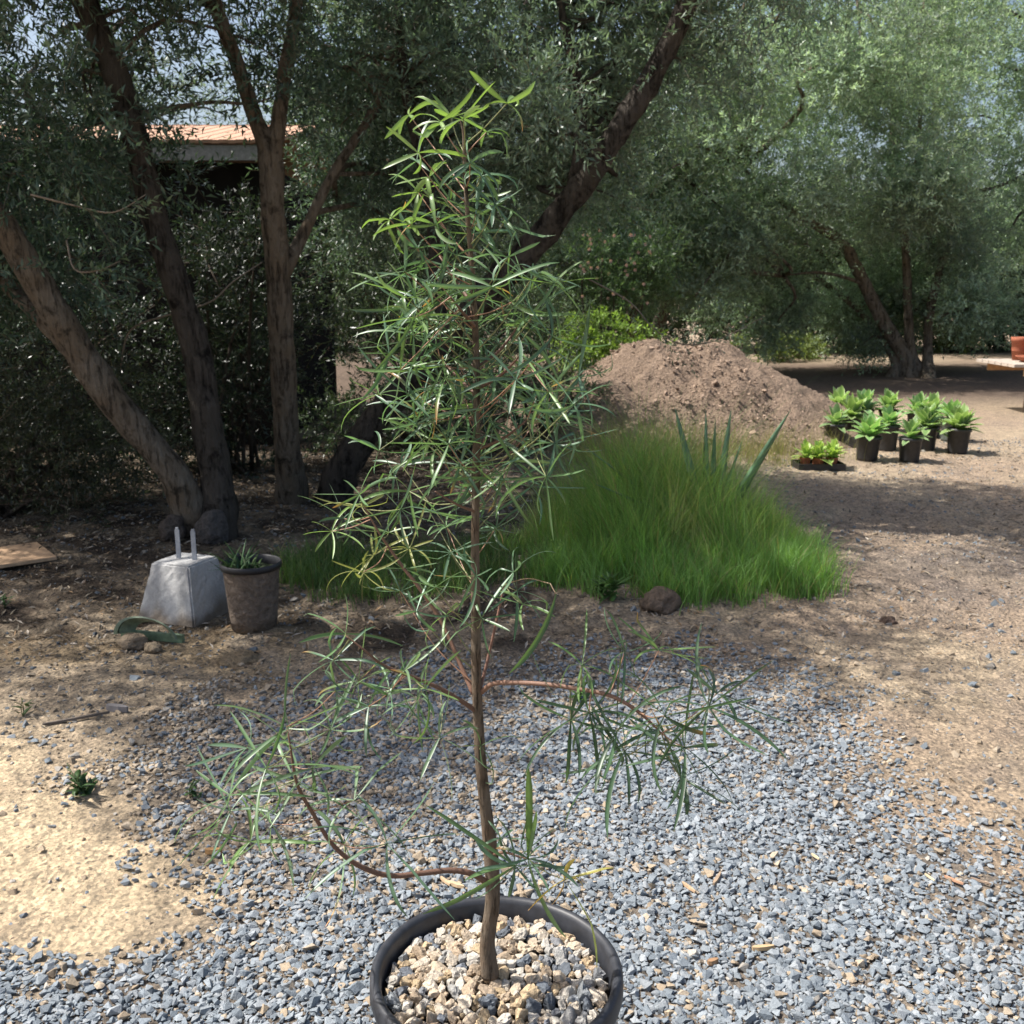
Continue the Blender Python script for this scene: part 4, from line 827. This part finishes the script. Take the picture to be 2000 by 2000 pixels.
for p in [(881, 230), (951, 258), (990, 202), (839, 345), (817, 299), (799, 224), (905, 232), (860, 238)]: hb(*p, s=.92, nl=5, t=LIME if p[0] < 995 and p != (951, 258) else None, w=1.55, dr=0)  # lime tint at the top: backlit glow put into the leaf colour
for p in [(945, 342), (934, 376), (817, 376), (802, 438), (761, 429), (817, 485), (993, 502), (925, 457), (850, 440)]: hb(*p, s=.88, nl=5, t=LIME if p[0] < 860 and p[1] < 440 else None, w=1.4, dr=.1)
for p in [(839, 550), (1084, 553), (914, 584), (1050, 535), (790, 530), (870, 520), (960, 560), (1000, 590), (880, 630), (810, 620), (988, 629), (1040, 620), (935, 660), (894, 709), (782, 723), (825, 778), (813, 828), (876, 868), (784, 908), (800, 960),
          (994, 803), (1017, 857), (970, 922), (1037, 951), (974, 672), (822, 705), (1035, 643), (898, 908), (1093, 825), (1130, 735), (1075, 814), (1050, 767), (1093, 749), (1120, 790), (850, 660), (760, 690), (740, 770), (870, 740), (960, 740), (1010, 720), (910, 800), (950, 850), (850, 880), (740, 880), (1080, 900), (1000, 900), (920, 960), (870, 800)]: hb(*p, w=1.05)
for i in range(10): hb(rng.uniform(810, 1000), rng.uniform(290, 500), s=.8, nl=5, w=1.2)
for i in range(36): hb(rng.uniform(760, 1090), rng.uniform(500, 940), w=1.0)
for p in [(702, 966), (671, 1013), (648, 1038), (706, 990), (782, 995), (760, 1040), (709, 1118), (800, 1071), (730, 1085), (787, 1111)]: hb(*p, dy=rng.uniform(-.02, .1), t=YEL if p in ((706, 990), (709, 1118), (800, 1071), (730, 1085)) else (LIME if rng.random() < .3 else None), s=.85, w=.85, k='l')
for p in [(872, 1027), (938, 1013), (967, 1033), (930, 1125), (782, 1154), (813, 1194), (872, 1201), (851, 1147), (941, 1208), (880, 1080), (840, 1000)]: hb(*p, s=.85, w=.9)
for p in [(1003, 1118), (1010, 1154), (1021, 1180)]: hb(*p, s=.85, k='l', nl=5)
for p in [(675, 1238), (651, 1290), (700, 1330), (760, 1345), (830, 1345), (655, 1350), (720, 1380), (859, 1440), (645, 1425), (790, 1310), (815, 1365)]: hb(*p, dy=rng.uniform(-.12, .0), k='l', t=PALE if rng.random() < .4 else None, s=.95)
for p in [(482, 1461), (563, 1423), (578, 1526), (451, 1584), (489, 1644), (449, 1553), (672, 1650), (692, 1563), (531, 1610), (756, 1648), (610, 1500), (520, 1500)]: hb(*p, dy=rng.uniform(-.2, -.05), k='l', t=PALE if rng.random() < .5 else None, s=1.45, w=1.15)
for p in [(1151, 1392), (1220, 1467), (1329, 1518), (1384, 1380), (1400, 1355), (1298, 1398), (1185, 1493), (1338, 1460), (1205, 1430), (1297, 1433), (1115, 1405)]: hb(*p, dy=rng.uniform(-.22, -.06), k='l', t=DARK, s=1.35, nl=7, w=1.2)
for p in [(1287, 1270), (1220, 1274), (1137, 1299)]: hb(*p, dy=-.1, k='l', s=1.1, w=.95)
for p in [(1006, 1691), (1031, 1677)]: hb(*p, dy=-.1, k='l', s=1.1, w=1.25, nl=6)
hb(979, 1637, -.05, .7, 5, None, 1, 0, 'l'); hb(939, 1457, -.05, .75, 5, None, .9, .2, 't')
parts = []
for i, (px, py, dy, s, nl, t_, wv, dr, kd) in enumerate(hubs):
    Pn = at(px, py, PY + dy); 
    if kd == 'l':
        d = np.linalg.norm(LP - Pn, axis=1); near_ = LP[np.argmin(d)]
    else:
        if 560 < py < 980 and abs(px - 930) > 45 and rng.random() < .55:
            d = np.linalg.norm(LPc - Pn, axis=1); near_ = LPc[np.argmin(d)]
        else:
            tz = Pn[2] - (abs(Pn[0] - at(930, py, PY)[0]) * rng.uniform(.6, 1.1) + .02); near_ = TRs[np.argmin(np.abs(TRs[:, 2] - min(tz, TRs[-1][2] - .02)))]
    parts.append((abs(wv * s), compound(Pn, near_, s, nl + int(rng.integers(0, 3)), t_, wv, dr, up=.5 if py < 500 else .3)))
# the yellowing leaf over the right of the pot and the tall upright leaflet
h = at(1102, 1718, PY - .1); mb = compound(h, at(1032, 1678, PY - .08), .8, 2, (.3, .22, .04), .8, .4, tipc=(.3, .15, .03))
tgt = at(1215, 1880, PY - .12); leaflet(mb, h, tgt - h, np.linalg.norm(tgt - h) * 1.04, .009, (.2, .24, .06), .25, .2, sag=.1)
tgt = at(1195, 1697, PY - .12); leaflet(mb, h, tgt - h, np.linalg.norm(tgt - h), .006, (.22, .2, .05), .2, .3)
tgt = at(1100, 1670, PY - .1); leaflet(mb, h, tgt - h, .045, .006, (.3, .24, .05), .2, .3)
tgt = at(1085, 1790, PY - .1); leaflet(mb, h, tgt - h, .055, .006, (.35, .2, .06), .2, .3); yl = mb
h = at(1031, 1677, PY - .1); mb = MB(); 
for (tx, ty), W in (((1037, 1500), .011), ((1078, 1860), .009), ((1060, 1575), .006)): tgt = at(tx, ty, PY - .12); leaflet(mb, h, tgt - h, np.linalg.norm(tgt - h) * 1.02, W, (.10, .16, .06), .12, 1.4)
h = at(1006, 1691, PY - .11)
for (tx, ty), W in (((835, 1800), .008), ((840, 1580), .007), ((900, 1697), .006)): tgt = at(tx, ty, PY - .16); leaflet(mb, h, tgt - h, np.linalg.norm(tgt - h) * 1.02, W, (.10, .165, .07), .12, .9)
big = mb
h = at(1080, 1190, PY - .15); mb = MB(); tgt = at(1052, 1312, PY - .17); leaflet(mb, at(1086, 1160, PY - .13), tgt - at(1086, 1160, PY - .13), .135, .009, (.07, .12, .05), .1, 1.2); tube(mb, [at(1075, 1140, PY - .12), at(1080, 1150, PY - .125), at(1086, 1160, PY - .13)], [.0008] * 3, 5, 3, (.2, .15, .08))
tube(mb, [at(985, 1142, PY + .04), at(1030, 1130, PY - .04), at(1075, 1140, PY - .12)], [.0009] * 3, 5, 4, (.2, .15, .08)); sg = mb
order = sorted(range(len(parts)), key=lambda i: -parts[i][0]); rest = MB(); kept = 0
for r_, i in enumerate(order):
    if r_ < 97: parts[i][1].build("leaf", M_PLANT, pot, True, PO)
    else: q = parts[i][1]; rest.add(q.v, q.f, q.c)
tag(yl.build("leaf", M_PLANT, pot, True, PO), "yellowing leaf with long leaflets hanging over the pot rim"); tag(big.build("leaf", M_PLANT, pot, True, PO), "long leaflets low beside the trunk"); sg.build("leaf", M_PLANT, pot, True, PO)
tag(rest.build("foliage", M_PLANT, pot, True, PO), kind="stuff")
